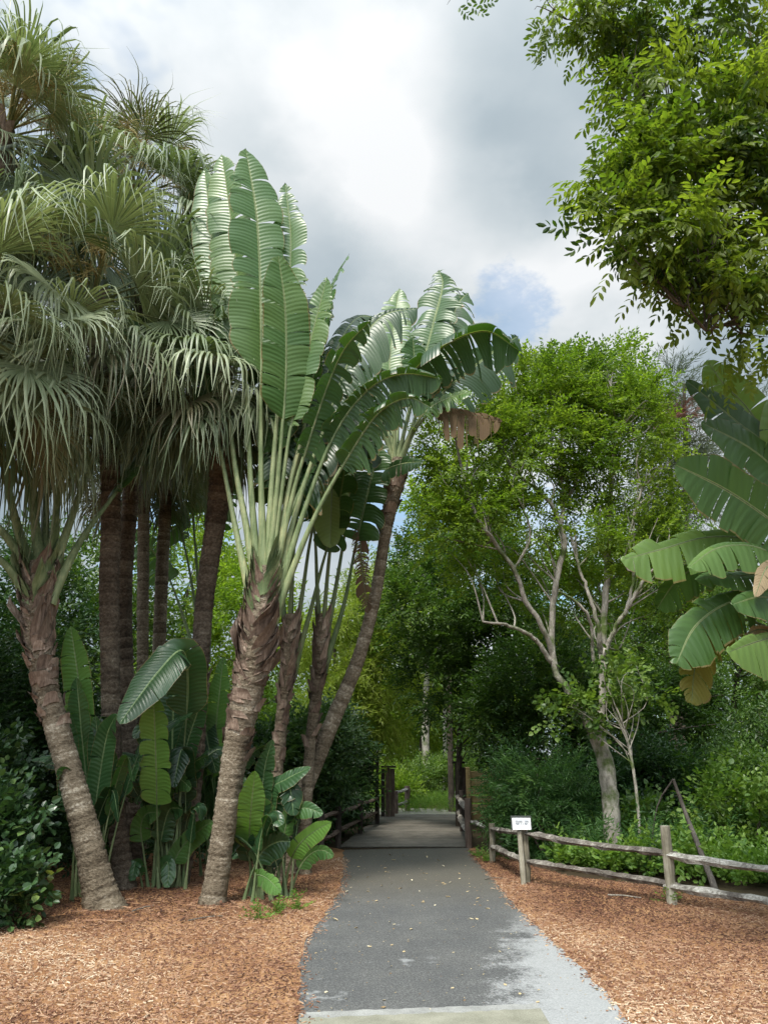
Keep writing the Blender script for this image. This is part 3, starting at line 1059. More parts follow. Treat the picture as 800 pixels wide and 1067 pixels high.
traveller('travellers_palm', "leftmost leaning palm trunk at the path bed, pale green fan base above shaggy brown sheaths",
          [(110, 957, Y1, 34), (103, 925, Y1, 23), (88, 860, Y1, 18.5), (66, 780, Y1, 16.5), (48, 715, Y1, 16.5), (40, 660, Y1, 18), (40, 610, Y1, 19), (42, 585, Y1, 12)],
          fanL, G_T, sheath=(.5, 1.0, 34), t0=.55, green=(.86, 14))

# --- central thick palm with the tall clean fan
Yc = 9.6
cl = []


def L_(pts, w, tear=.15, tint=.5, Y1=Yc, **k):
    d = dict(pts=pts, w=w, tear=tear, tint=tint, Y0=Yc, Y1=Y1, r0=.068, pf=.5)
    d.update(k)
    return d


cl += [
    L_([(272, 640), (256, 545), (244, 480), (236, 400), (224, 280), (213, 174)], 46, .1, .75, 10.2, pf=.6),
    L_([(270, 625), (262, 520), (258, 440), (252, 340), (242, 240), (231, 160)], 62, .24, .72, 9.9, pf=.52, roll=8, droop=.1),
    L_([(275, 615), (272, 500), (272, 430), (272, 330), (268, 230), (256, 154)], 72, .26, .7, 9.5, pf=.5, roll=-10, droop=.12),
    L_([(276, 618), (283, 500), (290, 420), (299, 330), (303, 250), (297, 190)], 56, .95, .62, 9.8, pf=.55, roll=40, droop=.15),
    L_([(277, 622), (288, 520), (294, 450), (298, 390), (297, 320), (290, 266)], 62, .08, .82, 9.2, pf=.55, roll=0, droop=.08),
    L_([(278, 630), (292, 520), (302, 450), (316, 385), (330, 330), (341, 288)], 50, .3, .8, 9.4, pf=.58, roll=-15, droop=.1),
    L_([(279, 628), (300, 510), (316, 447), (332, 365), (346, 300), (364, 264)], 58, .85, .65, 10.0, pf=.55, roll=25, droop=.2),
    L_([(280, 636), (302, 530), (320, 465), (342, 400), (360, 362), (386, 334)], 56, .62, .35, 9.1, pf=.55, roll=-20, droop=.25),
    L_([(281, 640), (312, 520), (340, 440), (366, 372), (398, 330), (436, 321)], 62, .9, .2, 9.9, pf=.6, roll=5, droop=.9),
    L_([(282, 645), (318, 530), (350, 450), (385, 405), (420, 390), (462, 395)], 56, .7, .4, 9.3, pf=.6, roll=-10, droop=.6),
    L_([(282, 652), (325, 545), (365, 472), (395, 430), (425, 415), (450, 425)], 50, .7, .3, 9.0, pf=.62, roll=0, droop=.5),
    L_([(268, 650), (250, 570), (236, 500), (222, 430), (205, 360), (190, 300)], 50, .3, .4, 10.4, pf=.6),
    L_([(279, 628), (305, 500), (330, 420), (355, 355), (375, 330), (400, 335)], 54, .8, .22, 10.6, pf=.5, roll=20, droop=.6),
    L_([(276, 620), (290, 480), (305, 400), (322, 340), (335, 310), (345, 300)], 60, .6, .25, 10.8, pf=.45, roll=-5),
    L_([(276, 620), (285, 500), (290, 430), (280, 380), (262, 340), (250, 330)], 70, .3, .25, 10.6, pf=.45, roll=20, droop=.3),
    L_([(276, 620), (282, 520), (300, 460), (330, 430), (365, 420), (395, 440)], 64, .6, .18, 10.7, pf=.45, droop=.6),
    L_([(276, 620), (290, 520), (320, 455), (350, 405), (380, 385), (415, 392)], 60, .8, .3, 10.5, pf=.5, droop=.6, roll=25),
    L_([(276, 620), (288, 520), (310, 450), (330, 400), (345, 370), (372, 352)], 64, .9, .15, 10.8, pf=.42, droop=.5, roll=-25),
    L_([(278, 630), (300, 540), (330, 480), (360, 440), (390, 425), (425, 440)], 60, .95, .15, 10.4, pf=.45, droop=.9, roll=10),
    L_([(278, 630), (300, 540), (322, 490), (345, 465), (370, 458), (398, 478)], 60, .9, .1, 10.6, pf=.4, droop=.9, roll=0),
    L_([(276, 620), (284, 510), (296, 440), (310, 400), (325, 385), (345, 392)], 62, .7, .12, 10.9, pf=.4, droop=.5, roll=15),
]
for d_ in cl:
    d_['w'] *= .95 if d_['tear'] < .3 else .8
    d_['tint'] = max(.05, d_['tint'] - .14 + rng.normal() * .06)
    d_['tear'] = min(.97, d_['tear'] + (.12 if d_['tear'] < .3 else .3))
    d_['roll'] = d_.get('roll', 0) + rng.normal() * 14
    d_['twist'] = rng.normal() * 25
    d_['pf'] *= .9
traveller('travellers_palm', 'thick central palm with brown chevron sheaths and a tall fan of clean pale green stalks',
          [(220, 950, Yc, 21), (226, 915, Yc, 17), (236, 845, Yc, 16.5), (246, 780, Yc, 18), (256, 730, Yc, 21), (264, 690, Yc, 23), (270, 650, Yc, 20), (275, 612, Yc, 14), (276, 590, Yc, 8)],
          cl, G_T, sheath=(.4, .93, 44), t0=.6, flap_out=.16, green=(.80, 22))

# --- two slim ones behind it
Ys = 11.2
sl_ = []
for pts, w_, tr, ti, dY, mt in [
    ([(300, 700), (294, 620), (290, 560), (285, 480), (270, 400)], 52, .4, .25, .3, 'paddle'),
    ([(301, 690), (304, 610), (308, 550), (318, 480), (320, 400)], 56, .5, .25, .5, 'paddle'),
    ([(302, 700), (315, 620), (324, 560), (338, 500), (350, 430)], 52, .5, .22, .2, 'paddle'),
    ([(303, 705), (322, 640), (335, 590), (352, 530), (362, 470)], 50, .5, .28, -.2, 'paddle'),
]:
    sl_.append(dict(pts=pts, Y0=Ys, Y1=Ys + dY, w=w_, tear=tr, tint=ti, r0=.06, pf=.55, roll=rng.normal() * 15, droop=.25, mat=mt, dk=1))
traveller('travellers_palm', 'slim palm just right of the thick central one, dark stalks over reddish trunk',
          [(288, 915, Ys, 10), (287, 870, Ys, 8.5), (289, 800, Ys, 8), (294, 745, Ys, 8.5), (299, 705, Ys, 10), (302, 675, Ys, 11), (303, 640, Ys, 8)],
          sl_, G_T, sheath=(.4, 1, 22), bark='palm_bark', flap_out=.12)
Yt = 11.8
sl_ = []
for pts, w_, tr, ti, dY, mt in [
    ([(334, 690), (330, 610), (328, 560), (322, 500), (330, 430)], 50, .4, .25, .3, 'paddle'),
    ([(335, 680), (340, 600), (344, 555), (345, 520), (346, 490)], 0, .1, .9, -.4, 'paddle'),
    ([(335, 690), (350, 610), (360, 550), (372, 480), (380, 420)], 52, .5, .22, .5, 'paddle'),
    ([(336, 700), (358, 630), (370, 570), (384, 510), (398, 460)], 50, .5, .25, .1, 'paddle'),
]:
    if w_ == 0: continue
    sl_.append(dict(pts=pts, Y0=Yt, Y1=Yt + dY, w=w_, tear=tr, tint=ti, r0=.06, pf=.55, roll=rng.normal() * 15, droop=.25, mat=mt, dk=1))
sl_.append(dict(pts=[(334, 690), (341, 600), (352, 490), (350, 470), (346, 510), (344, 572)], Y0=Yt, Y1=Yt - .9, w=42, tear=.05, tint=1.0, pf=.66, r0=.05, droop=.05, roll=0, dk=1,
                label='bright yellow green leaf hanging down with the light through it'))
traveller('travellers_palm', 'slimmest palm with grey brown trunk, standing just left of the leaning bare trunk',
          [(318, 905, Yt, 9), (319, 850, Yt, 8), (323, 780, Yt, 7.5), (328, 735, Yt, 8), (332, 700, Yt, 9), (334, 670, Yt, 9.5), (336, 640, Yt, 7)],
          sl_, G_T, sheath=(.45, 1, 20), bark='palm_bark', flap_out=.12)

# --- leaning smooth trunk with the ragged head over the path
Yr = 12.0
hl = []


def H_(pts, w, tear=.4, tint=.35, dY=0., **k):
    d = dict(pts=pts, w=w, tear=tear, tint=tint, Y0=Yr, Y1=Yr + dY, r0=.06, pf=.4)
    d.update(k)
    return d


hl += [
    H_([(413, 490), (424, 435), (440, 380), (452, 335), (461, 298), (457, 281)], 66, .75, .45, .2, roll=10, droop=.2, pf=.35),
    H_([(414, 490), (434, 430), (452, 380), (468, 340), (478, 315), (488, 305)], 54, .8, .35, .5, roll=30, droop=.3, pf=.4),
    H_([(412, 490), (412, 440), (425, 395), (460, 362), (505, 345), (542, 366)], 64, .35, .3, -.8, roll=-25, droop=.7, pf=.3),
    H_([(414, 490), (428, 450), (455, 415), (490, 385), (520, 362), (540, 350)], 70, .45, .12, .3, roll=-10, droop=.5, pf=.35),
    H_([(415, 488), (430, 452), (446, 432), (466, 428), (495, 433), (523, 438)], 36, .45, .4, -.4, mat='paddle_dead', droop=1.0, roll=0, pf=.5, dk=1,
       label='dead brown leaf folded down at the right of the head'),
    H_([(414, 488), (428, 450), (448, 425), (475, 412), (492, 410)], 26, .9, .75, -.6, droop=.2, pf=.5),
    H_([(408, 505), (402, 492), (405, 488), (420, 483), (441, 481)], 30, .1, .1, -1.0, droop=.3, pf=.3, roll=-20),
    H_([(410, 485), (398, 440), (380, 415), (352, 412), (325, 440)], 56, .85, .2, -.5, droop=.8, pf=.35),
    H_([(411, 485), (408, 430), (406, 380), (410, 340), (416, 300)], 48, .3, .72, .6, pf=.45, droop=.15),
    H_([(410, 480), (394, 430), (365, 395), (335, 380), (305, 395)], 54, .8, .22, .4, droop=.7, pf=.4),
    H_([(411, 482), (402, 440), (390, 410), (372, 395), (350, 395)], 60, .6, .15, .9, droop=.6, pf=.35),
    H_([(412, 482), (415, 430), (425, 390), (440, 360), (450, 330)], 60, .6, .25, 1.0, pf=.4, droop=.3, roll=30),
    H_([(410, 488), (388, 455), (368, 445), (350, 465), (340, 500)], 48, .9, .15, -.3, droop=.5, pf=.35),
    H_([(411, 486), (398, 450), (385, 440), (372, 452), (365, 480)], 46, .9, .2, -.7, droop=.6, pf=.35),
    H_([(400, 560), (385, 535), (376, 545), (377, 590), (384, 640)], 22, .95, .35, -.3, mat='paddle_dead', droop=.2, pf=.3, dk=1, r0=.03,
       label='withered brown leaf hanging straight down against the trunk'),
    H_([(413, 484), (420, 455), (428, 425), (432, 395), (430, 350)], 46, .5, .5, -.3, pf=.45, roll=-25),
]
for d_ in hl:
    d_['w'] *= .9
    d_['tint'] = max(.04, d_['tint'] - .13) if d_.get('mat') != 'paddle_dead' else d_['tint']
    d_['tear'] = min(.97, d_['tear'] + .2)
    d_['twist'] = rng.normal() * 25
traveller('travellers_palm', 'bare slender trunk leaning right toward the path with a ragged dark head of torn leaves',
          [(305, 868, Yr, 12), (314, 832, Yr, 11.5), (345, 755, Yr, 11), (372, 690, Yr, 9.5), (390, 625, Yr, 8.5), (400, 565, Yr, 8), (406, 530, Yr, 10), (412, 500, Yr, 13), (415, 478, Yr, 8)],
          hl, G_T, sheath=(.83, 1, 22), ring=.09, bark='palm_bark', t0=.7, flap_out=.1)

# a background traveller's fan seen between the trunks
Yb = 16
bl = []
for pts, ti in [([(210, 700), (200, 610), (185, 540), (165, 480)], .4), ([(212, 690), (206, 600), (200, 520), (195, 440)], .5), ([(214, 690), (214, 600), (214, 520), (214, 430)], .45),
                ([(216, 690), (222, 600), (230, 530), (245, 470)], .4), ([(210, 705), (190, 640), (170, 590), (140, 550)], .35)]:
    bl.append(dict(pts=pts, Y0=Yb, Y1=Yb + rng.normal() * .5, w=38, tear=.7, tint=ti, r0=.06, pf=.6, dk=1, roll=rng.normal() * 20))
traveller('travellers_palm', 'small far palm fan showing its dark stalks through the gap behind the ringed trunks',
          [(212, 880, Yb, 7), (212, 800, Yb, 6.5), (212, 720, Yb, 6.5), (212, 690, Yb, 5)], bl, G_T, sheath=(.6, 1, 10), bark='palm_bark_dk')


# ------------------------------------------------------------------ ribbon fan palms
def fan_frond(root, org, o, az, el, pet, rad, tint, nseg=50, droop=.75, twist=0.0):
    d = np.array([math.cos(az) * math.cos(el), math.sin(az) * math.cos(el), math.sin(el)])
    n = 10
    s = np.linspace(0, 1, n)
    P = o + d * (pet * s)[:, None]
    P[:, 2] -= .22 * pet * s ** 2 * max(0, math.cos(el))
    pm = MB()
    tube(pm, P, np.linspace(.028, .012, n), 5, rng.uniform(.3, .8), flat=.6)
    h = P[-1]
    t = nrm(P[-1] - P[-2])
    side = nrm(np.cross(t, np.array([0, 0, 1.0])) + rng.normal(size=3) * .12)
    nn = np.cross(side, t)
    if twist:
        side, nn = side * math.cos(twist) + nn * math.sin(twist), nn * math.cos(twist) - side * math.sin(twist)
    mb = MB()
    A = R(112)
    K = 11
    jf = rng.uniform(.26, .5)
    for q in range(nseg):
        a = -A + 2 * A * (q + .5) / nseg + rng.normal() * .02
        sd = t * math.cos(a) + side * math.sin(a)
        ln = rad * (.72 + .28 * math.cos(a * .75)) * rng.uniform(.78, 1.16)
        p = h.copy()
        dl = ln / (K - 1)
        dr = droop * rng.uniform(.75, 1.3)
        js = jf * rng.uniform(.85, 1.15)
        rows = []
        sw = nrm(np.cross(sd, nn))
        cur = sd
        sdrift = sw * rng.normal() * .35
        for k in range(K):
            u = k / (K - 1)
            g = dr * np.clip((u - .26) / .42, 0, 1) ** 1.2
            cur = nrm(sd * (1 - min(g, .97)) + np.array([0, 0, -1.0]) * g + nn * .12 * (1 - u) + sdrift * max(0, u - .3))
            # half width follows the fan until the segments part, then tapers to a thread
            wj = ln * js * math.tan(A / nseg) * .86
            wd = wj * min(u / js, 1) if u < js else wj * max(1 - (u - js) / (1 - js), .06) ** .8
            cup = wd * .55
            rows.append([p + sw * wd, p + nn * cup * (1 if k % 1 == 0 else 1), p - sw * wd])
            p = p + cur * dl
        V = np.array(rows).reshape(-1, 3)
        F = []
        for k in range(K - 1):
            F += [[k * 3, k * 3 + 1, k * 3 + 4, k * 3 + 3], [k * 3 + 1, k * 3 + 2, k * 3 + 5, k * 3 + 4]]
        tv = np.clip(tint + rng.normal() * .06 + np.repeat(np.linspace(-.05, .12, K), 3), 0, 1)
        mb.add(V, F, tv)
    fr = mb.build('frond', M['fan'], root, org)
    pm.build('petiole', M['fan_stem'], fr, org)
    return fr


def panicle(root, org, o, d, L, n=9):
    mb = MB()
    d = nrm(d)
    S = smooth_path([o, o + d * L * .5 + np.array([0, 0, .08 * L]), o + d * L * .9 - np.array([0, 0, .25 * L])], 14)
    tube(mb, S, np.linspace(.02, .005, 14), 5, .4)
    for k in range(n):
        b = S[4 + k * 9 // n]
        d2 = nrm(d + rng.normal(size=3) * .8)
        L2 = L * rng.uniform(.2, .38)
        Q = smooth_path([b, b + d2 * L2 * .6, b + d2 * L2 - np.array([0, 0, .3 * L2])], 8)
        tube(mb, Q, np.linspace(.008, .003, 8), 4, .5, cap=False)
        for j in range(26):
            e = Q[rng.integers(1, 8)]
            d3 = nrm(d2 * .5 + rng.normal(size=3))
            L3 = L2 * rng.uniform(.25, .6)
            W = smooth_path([e, e + d3 * L3 * .6, e + d3 * L3 - np.array([0, 0, .25 * L3])], 5)
            tube(mb, W, np.linspace(.006, .0035, 5), 3, rng.uniform(.3, 1), cap=False)
    mb.build('flower_stalk', M['flower'], root, org)


def fan_palm(label, trunk_px, n, pet, rad, tint=.5, els=(80, -62), dead=.12, bark='palm_bark_dk', ring=.09, crownshag=14, pans=(), droop=.8, azb=None):
    P, r = px_path(trunk_px, 60)
    r = r * .74
    org = P[0].copy(); org[2] = 0
    root = thing('fan_palm', label, 'palm tree', org, 'ribbon fan palms in the left clump')
    mb = MB()
    P[0][2] = min(P[0][2], -.02)
    ring_trunk(mb, P, r, ring, amp=.09, t0=.5)
    sheath_flaps(mb, P, r, .86, .99, crownshag, size=(.25, .5), out=.3, tint=(.25, .8))
    mb.build('trunk', [M[bark], M['sheath']], root, org)
    o = P[-1]
    ga = math.pi * (3 - math.sqrt(5))
    for k in range(n):
        f = (k + .5) / n
        el = R(els[0] + (els[1] - els[0]) * f ** .8 + rng.normal() * 7)
        az = k * ga + rng.normal() * .25
        old = f > .8
        ti = np.clip(tint + .1 + rng.normal() * .15 - (.42 if (old and rng.uniform() < .55) or rng.uniform() < dead else 0), 0.02, .95)
        fan_frond(root, org, o + np.array([0, 0, -.35 * f]), az, el, pet * rng.uniform(.8, 1.2), rad * rng.uniform(.85, 1.15), ti,
                  droop=droop * (.75 + .6 * f), twist=rng.normal() * .55)
    for az, el, L in pans:
        panicle(root, org, o, (math.cos(R(az)) * math.cos(R(el)), math.sin(R(az)) * math.cos(R(el)), math.sin(R(el))), L)
    return root


fan_palm('fan palm on the straight ringed trunk right beside the leftmost leaning palm',
         [(131, 925, 10.6, 17), (126, 890, 10.6, 14), (118, 800, 10.6, 13), (115, 690, 10.6, 13), (114, 600, 10.6, 13.5), (116, 540, 10.6, 13.5), (112, 440, 10.4, 13), (95, 315, 10.0, 11)],
         46, 1.3, 1.55, .66, pans=[(-60, 30, 1.3), (-110, 25, 1.4)])
fan_palm('fan palm with dark trunk pressed behind the straight ringed trunk, tall crown with seed stalks',
         [(140, 900, 11.8, 13), (137, 800, 11.8, 11), (131, 690, 11.8, 11), (130, 600, 11.8, 11), (140, 480, 11.8, 11), (150, 350, 11.8, 10), (140, 205, 11.8, 9)],
         46, 1.25, 1.5, .6, pans=[(-100, 40, 1.6), (-20, 35, 1.5), (-60, 55, 1.5), (180, 45, 1.5), (-130, 30, 1.7), (-80, 20, 1.6), (10, 20, 1.4)])
fan_palm('tallest fan palm at the top left corner with upright fronds and yellow seed stalks',
         [(-95, 960, 9.6, 16), (-88, 800, 9.6, 14), (-70, 600, 9.6, 14), (-45, 400, 9.6, 13), (-15, 240, 9.6, 12), (8, 135, 9.6, 10)],
         42, 1.15, 1.5, .68, els=(88, -55), pans=[(-30, 35, 1.6), (10, 20, 1.5), (-60, 20, 1.5), (-90, 45, 1.5), (-45, 5, 1.6), (-10, 50, 1.4)])
fan_palm('fan palm at the left edge with long pale hanging ribbons, its trunk outside the view',
         [(-120, 990, 8.6, 18), (-110, 800, 8.6, 16), (-85, 600, 8.6, 15), (-50, 450, 8.6, 14), (-20, 335, 8.6, 12)],
         40, 1.15, 1.6, .75, els=(70, -65))
fan_palm('fan palm on the dark knobbly trunk left of the thick central palm',
         [(186, 925, 11.0, 14), (194, 880, 11.0, 13), (203, 800, 11.0, 12.5), (208, 700, 11.0, 12.5), (214, 620, 11.0, 13), (224, 550, 11.0, 14), (231, 500, 10.9, 17), (232, 455, 10.8, 18), (222, 385, 10.6, 13)],
         42, .8, 1.3, .7, bark='palm_bark_dk', ring=.13, crownshag=24)
fan_palm('farther fan palm, left one of the two slim trunks seen in the gap',
         [(150, 870, 14.2, 9), (149, 760, 14.2, 8), (149, 650, 14.2, 8), (150, 540, 14.2, 8), (152, 455, 14.2, 7.5)],
         28, 1.0, 1.25, .45, dead=.2, bark='palm_bark')
fan_palm('farther fan palm, right one of the two slim trunks seen in the gap',
         [(160, 870, 14.6, 9.5), (163, 760, 14.6, 9), (167, 650, 14.6, 9), (172, 540, 14.6, 8.5), (182, 420, 14.6, 8)],
         28, 1.0, 1.25, .45, dead=.2, bark='palm_bark')


# ------------------------------------------------------------------ paddle-leaf clumps under the palms
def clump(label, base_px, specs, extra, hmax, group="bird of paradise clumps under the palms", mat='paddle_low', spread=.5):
    bx = ground(*base_px)
    root = thing('bird_of_paradise_plant', label, 'plant', bx, group)
    for sp_ in specs:
        d = dict(Y0=bx[1], Y1=bx[1] - .25, r0=.03, pf=.45, tear=rng.uniform(.05, .3), droop=.2, tint=.5, fold=.2, twist=rng.normal() * 10)
        d.update(sp_)
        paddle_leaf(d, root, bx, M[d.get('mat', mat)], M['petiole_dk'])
    for k in range(extra):
        az = rng.uniform(0, 2 * np.pi)
        h = hmax * rng.uniform(.5, 1.0)
        rr = spread * rng.uniform(.2, 1.0)
        e = np.array([math.cos(az), math.sin(az) * .7, 0])
        b = bx + np.array([rng.normal() * .12, rng.normal() * .12, 0])
        P = [b, b + e * rr * .25 + [0, 0, h * .45], b + e * rr * .6 + [0, 0, h * .8], b + e * rr * 1.1 + [0, 0, h * rng.uniform(.85, 1.0)], b + e * rr * 1.6 + [0, 0, h * rng.uniform(.7, 1.0)]]
        paddle_leaf(dict(pts=[tuple(p) for p in P], w=0, wm=rng.uniform(.2, .34), tear=rng.choice([.05, .2, .5]), tint=rng.uniform(.0, .4), r0=.025, pf=.45, droop=.25, roll=rng.normal() * 40, twist=rng.normal() * 45), root, bx, M[mat], M['petiole_dk'])  # filler leaves tinted dark, standing in for deep shade inside the clump
    return root


clump('tall dark paddle leaf clump between the leftmost leaning palm and the straight ringed trunk', (92, 935), [
    dict(pts=[(92, 900), (88, 800), (84, 725), (74, 652)], w=34, tint=.85, pf=.5),
    dict(pts=[(96, 900), (92, 830), (86, 770), (80, 705)], w=30, tint=.5, pf=.4),
    dict(pts=[(84, 920), (76, 860), (72, 800), (70, 740)], w=26, tint=.35, pf=.4),
    dict(pts=[(98, 930), (102, 860), (104, 800), (100, 745)], w=26, tint=.3, pf=.4),
], 16, 2.3, spread=.6)
clump('large paddle leaf clump standing between the straight ringed trunk and the dark knobbly trunk', (172, 925), [
    dict(pts=[(180, 925), (190, 800), (196, 715), (190, 678), (165, 700), (124, 755)], w=46, tint=.3, pf=.48, roll=-10, Y1=9.4, twist=0, tear=.12),
    dict(pts=[(166, 925), (164, 860), (163, 800), (160, 716)], w=36, tint=1.0, pf=.42, Y1=9.7),
    dict(pts=[(180, 920), (180, 830), (180, 765), (183, 672)], w=38, tint=.2, pf=.45, Y1=10.6),
    dict(pts=[(160, 920), (164, 860), (174, 818), (187, 812), (200, 822)], w=24, tint=.6, pf=.45),
    dict(pts=[(155, 930), (150, 890), (147, 862), (153, 848), (168, 846)], w=24, tint=.7, pf=.5),
    dict(pts=[(168, 935), (178, 905), (192, 880), (208, 865), (222, 855)], w=24, tint=.65, pf=.35),
    dict(pts=[(165, 935), (168, 910), (174, 898), (176, 908), (174, 925)], w=18, tint=.5, pf=.35),
    dict(pts=[(150, 935), (146, 910), (142, 898), (140, 905), (138, 918)], w=16, tint=.45, pf=.35),
    dict(pts=[(176, 925), (172, 850), (165, 790), (150, 760), (138, 770)], w=26, tint=.2, pf=.5),
    dict(pts=[(186, 925), (188, 850), (192, 790), (205, 745), (215, 720)], w=26, tint=.3, pf=.5),
], 22, 1.9, spread=.6)
clump('narrow paddle leaf clump behind the thick central trunk', (222, 915), [
    dict(pts=[(216, 900), (220, 830), (224, 770), (233, 684)], w=28, tint=.75, pf=.4),
    dict(pts=[(218, 900), (220, 800), (218, 750), (214, 745), (217, 775), (226, 806)], w=26, tint=.2, pf=.55),
    dict(pts=[(225, 900), (238, 820), (245, 760), (250, 700)], w=24, tint=.3, pf=.4),
], 9, 2.0)
clump('low bright paddle leaf clump at the path side of the thick central trunk', (278, 935), [
    dict(pts=[(262, 935), (260, 880), (261, 850), (266, 803)], w=32, tint=.95, pf=.35, Y1=9.3),
    dict(pts=[(285, 930), (278, 870), (282, 825), (298, 812), (324, 799)], w=22, tint=.35, pf=.45),
    dict(pts=[(276, 930), (282, 870), (276, 842), (262, 842), (246, 856)], w=24, tint=.8, pf=.5),
    dict(pts=[(285, 935), (295, 880), (296, 835), (302, 822), (306, 850)], w=28, tint=.15, pf=.5),
    dict(pts=[(295, 935), (302, 900), (312, 880), (328, 866), (346, 856)], w=22, tint=1.0, pf=.35, Y1=9.3),
    dict(pts=[(288, 935), (294, 880), (303, 848), (318, 842), (337, 848)], w=20, tint=.6, pf=.45),
    dict(pts=[(300, 938), (312, 905), (324, 890), (336, 886), (348, 892)], w=18, tint=.6, pf=.4),
    dict(pts=[(268, 938), (265, 922), (268, 912), (279, 916), (293, 930)], w=20, tint=.75, pf=.4, Y1=9.1),
    dict(pts=[(272, 938), (262, 905), (254, 880), (246, 872), (240, 890)], w=18, tint=.3, pf=.45),
    dict(pts=[(272, 935), (268, 880), (272, 840), (276, 800), (284, 770)], w=24, tint=.3, pf=.4),
], 24, 1.15, spread=.5)


# ------------------------------------------------------------------ shrubs and trees
def foliage_tree(name, label, cat, trunk_paths, clumps, spr, leafm, barkm='dark_bark', tint=.5, group=None, twr=.015, per=4, sub=9, subr=.34, stem='trunk', branch_paths=(), **kw):
    paths = [px_path(p, 26, .04) for p in trunk_paths]
    org = paths[0][0][0].copy(); org[2] = 0
    root = thing(name, label, cat, org, group)
    src = np.concatenate([p for p, r in paths])
    for p, r in paths:
        tm = MB()
        tube(tm, p, r * .78, 12, np.clip(.55 + rng.normal(size=len(p)) * .1, 0, 1), rough=.05)
        tm.build(stem, M[barkm], root, org)
    for bp_ in branch_paths:
        p, r = px_path(bp_, 30, .16)
        r = r * .54
        bm_ = MB()
        tube(bm_, p, r, 8, np.clip(.55 + rng.normal(size=30) * .1, 0, 1), rough=.05)
        bm_.build('branch', M[barkm], root, org)
        src = np.concatenate([src, p])
    if per:
        tw = MB()
        twigs(tw, clumps, per, twr, src)
        tw.build('twigs', M[barkm], root, org)
    mb = MB()
    crown(mb, clumps, SPR[spr], tint, sub, subr, **kw)
    mb.build('crown', M[leafm], root, org, smooth=False)
    return root


def gp(px, Y, z=0.):
    """photo row of the ground below column px at distance Y"""
    zc = -(CAM_H - z)
    dep = Y * CP + zc * SP
    yc = (-Y * SP + zc * CP) / dep
    return 533.5 - yc * FPX


def bush(label, px, Y, rxp, top, n, spr, leafm, tint=.45, group=None, cat='shrub', name='shrub', sub=14, subr=.3, nst=4, depth=None, **kw):
    """rounded shrub standing on the ground at column px, its top at photo row `top`"""
    by = gp(px, Y)
    ry = (by - top) / 2
    c = at(px, (by + top) / 2, Y)
    s = mpp(c)
    cl_ = [(c + np.array([0, 0, -.12 * ry * s]), (rxp * s * .8, depth or rxp * s * .8, ry * s * .85), n // 2)]
    for k in range(4):
        a = rng.uniform(0, 2 * np.pi)
        cl_.append((c + np.array([math.cos(a) * rxp * s * .5, math.sin(a) * (depth or rxp * s) * .5, ry * s * rng.uniform(-.35, .5)]),
                    (rxp * s * .5, (depth or rxp * s) * .5, ry * s * .5), n // 8))
    org = np.array([c[0], Y, 0])
    root = thing(name, label, cat, org, group)
    for k in range(nst):
        st = MB()
        t = c + nrm(rng.normal(size=3)) * np.array([rxp * s * .6, rxp * s * .5, ry * s * .6])
        b = org + np.array([rng.normal() * .08 * rxp * s, rng.normal() * .1, -.02])
        tube(st, smooth_path([b, (b + t) / 2 + rng.normal(size=3) * .1, t], 10), np.linspace(.03, .008, 10), 6, .5)
        st.build('stem', M['dark_bark'], root, org)
    mb = MB()
    crown(mb, cl_, SPR[spr], tint, sub, subr, **kw)
    mb.build('foliage', M[leafm], root, org, smooth=False)
    return root


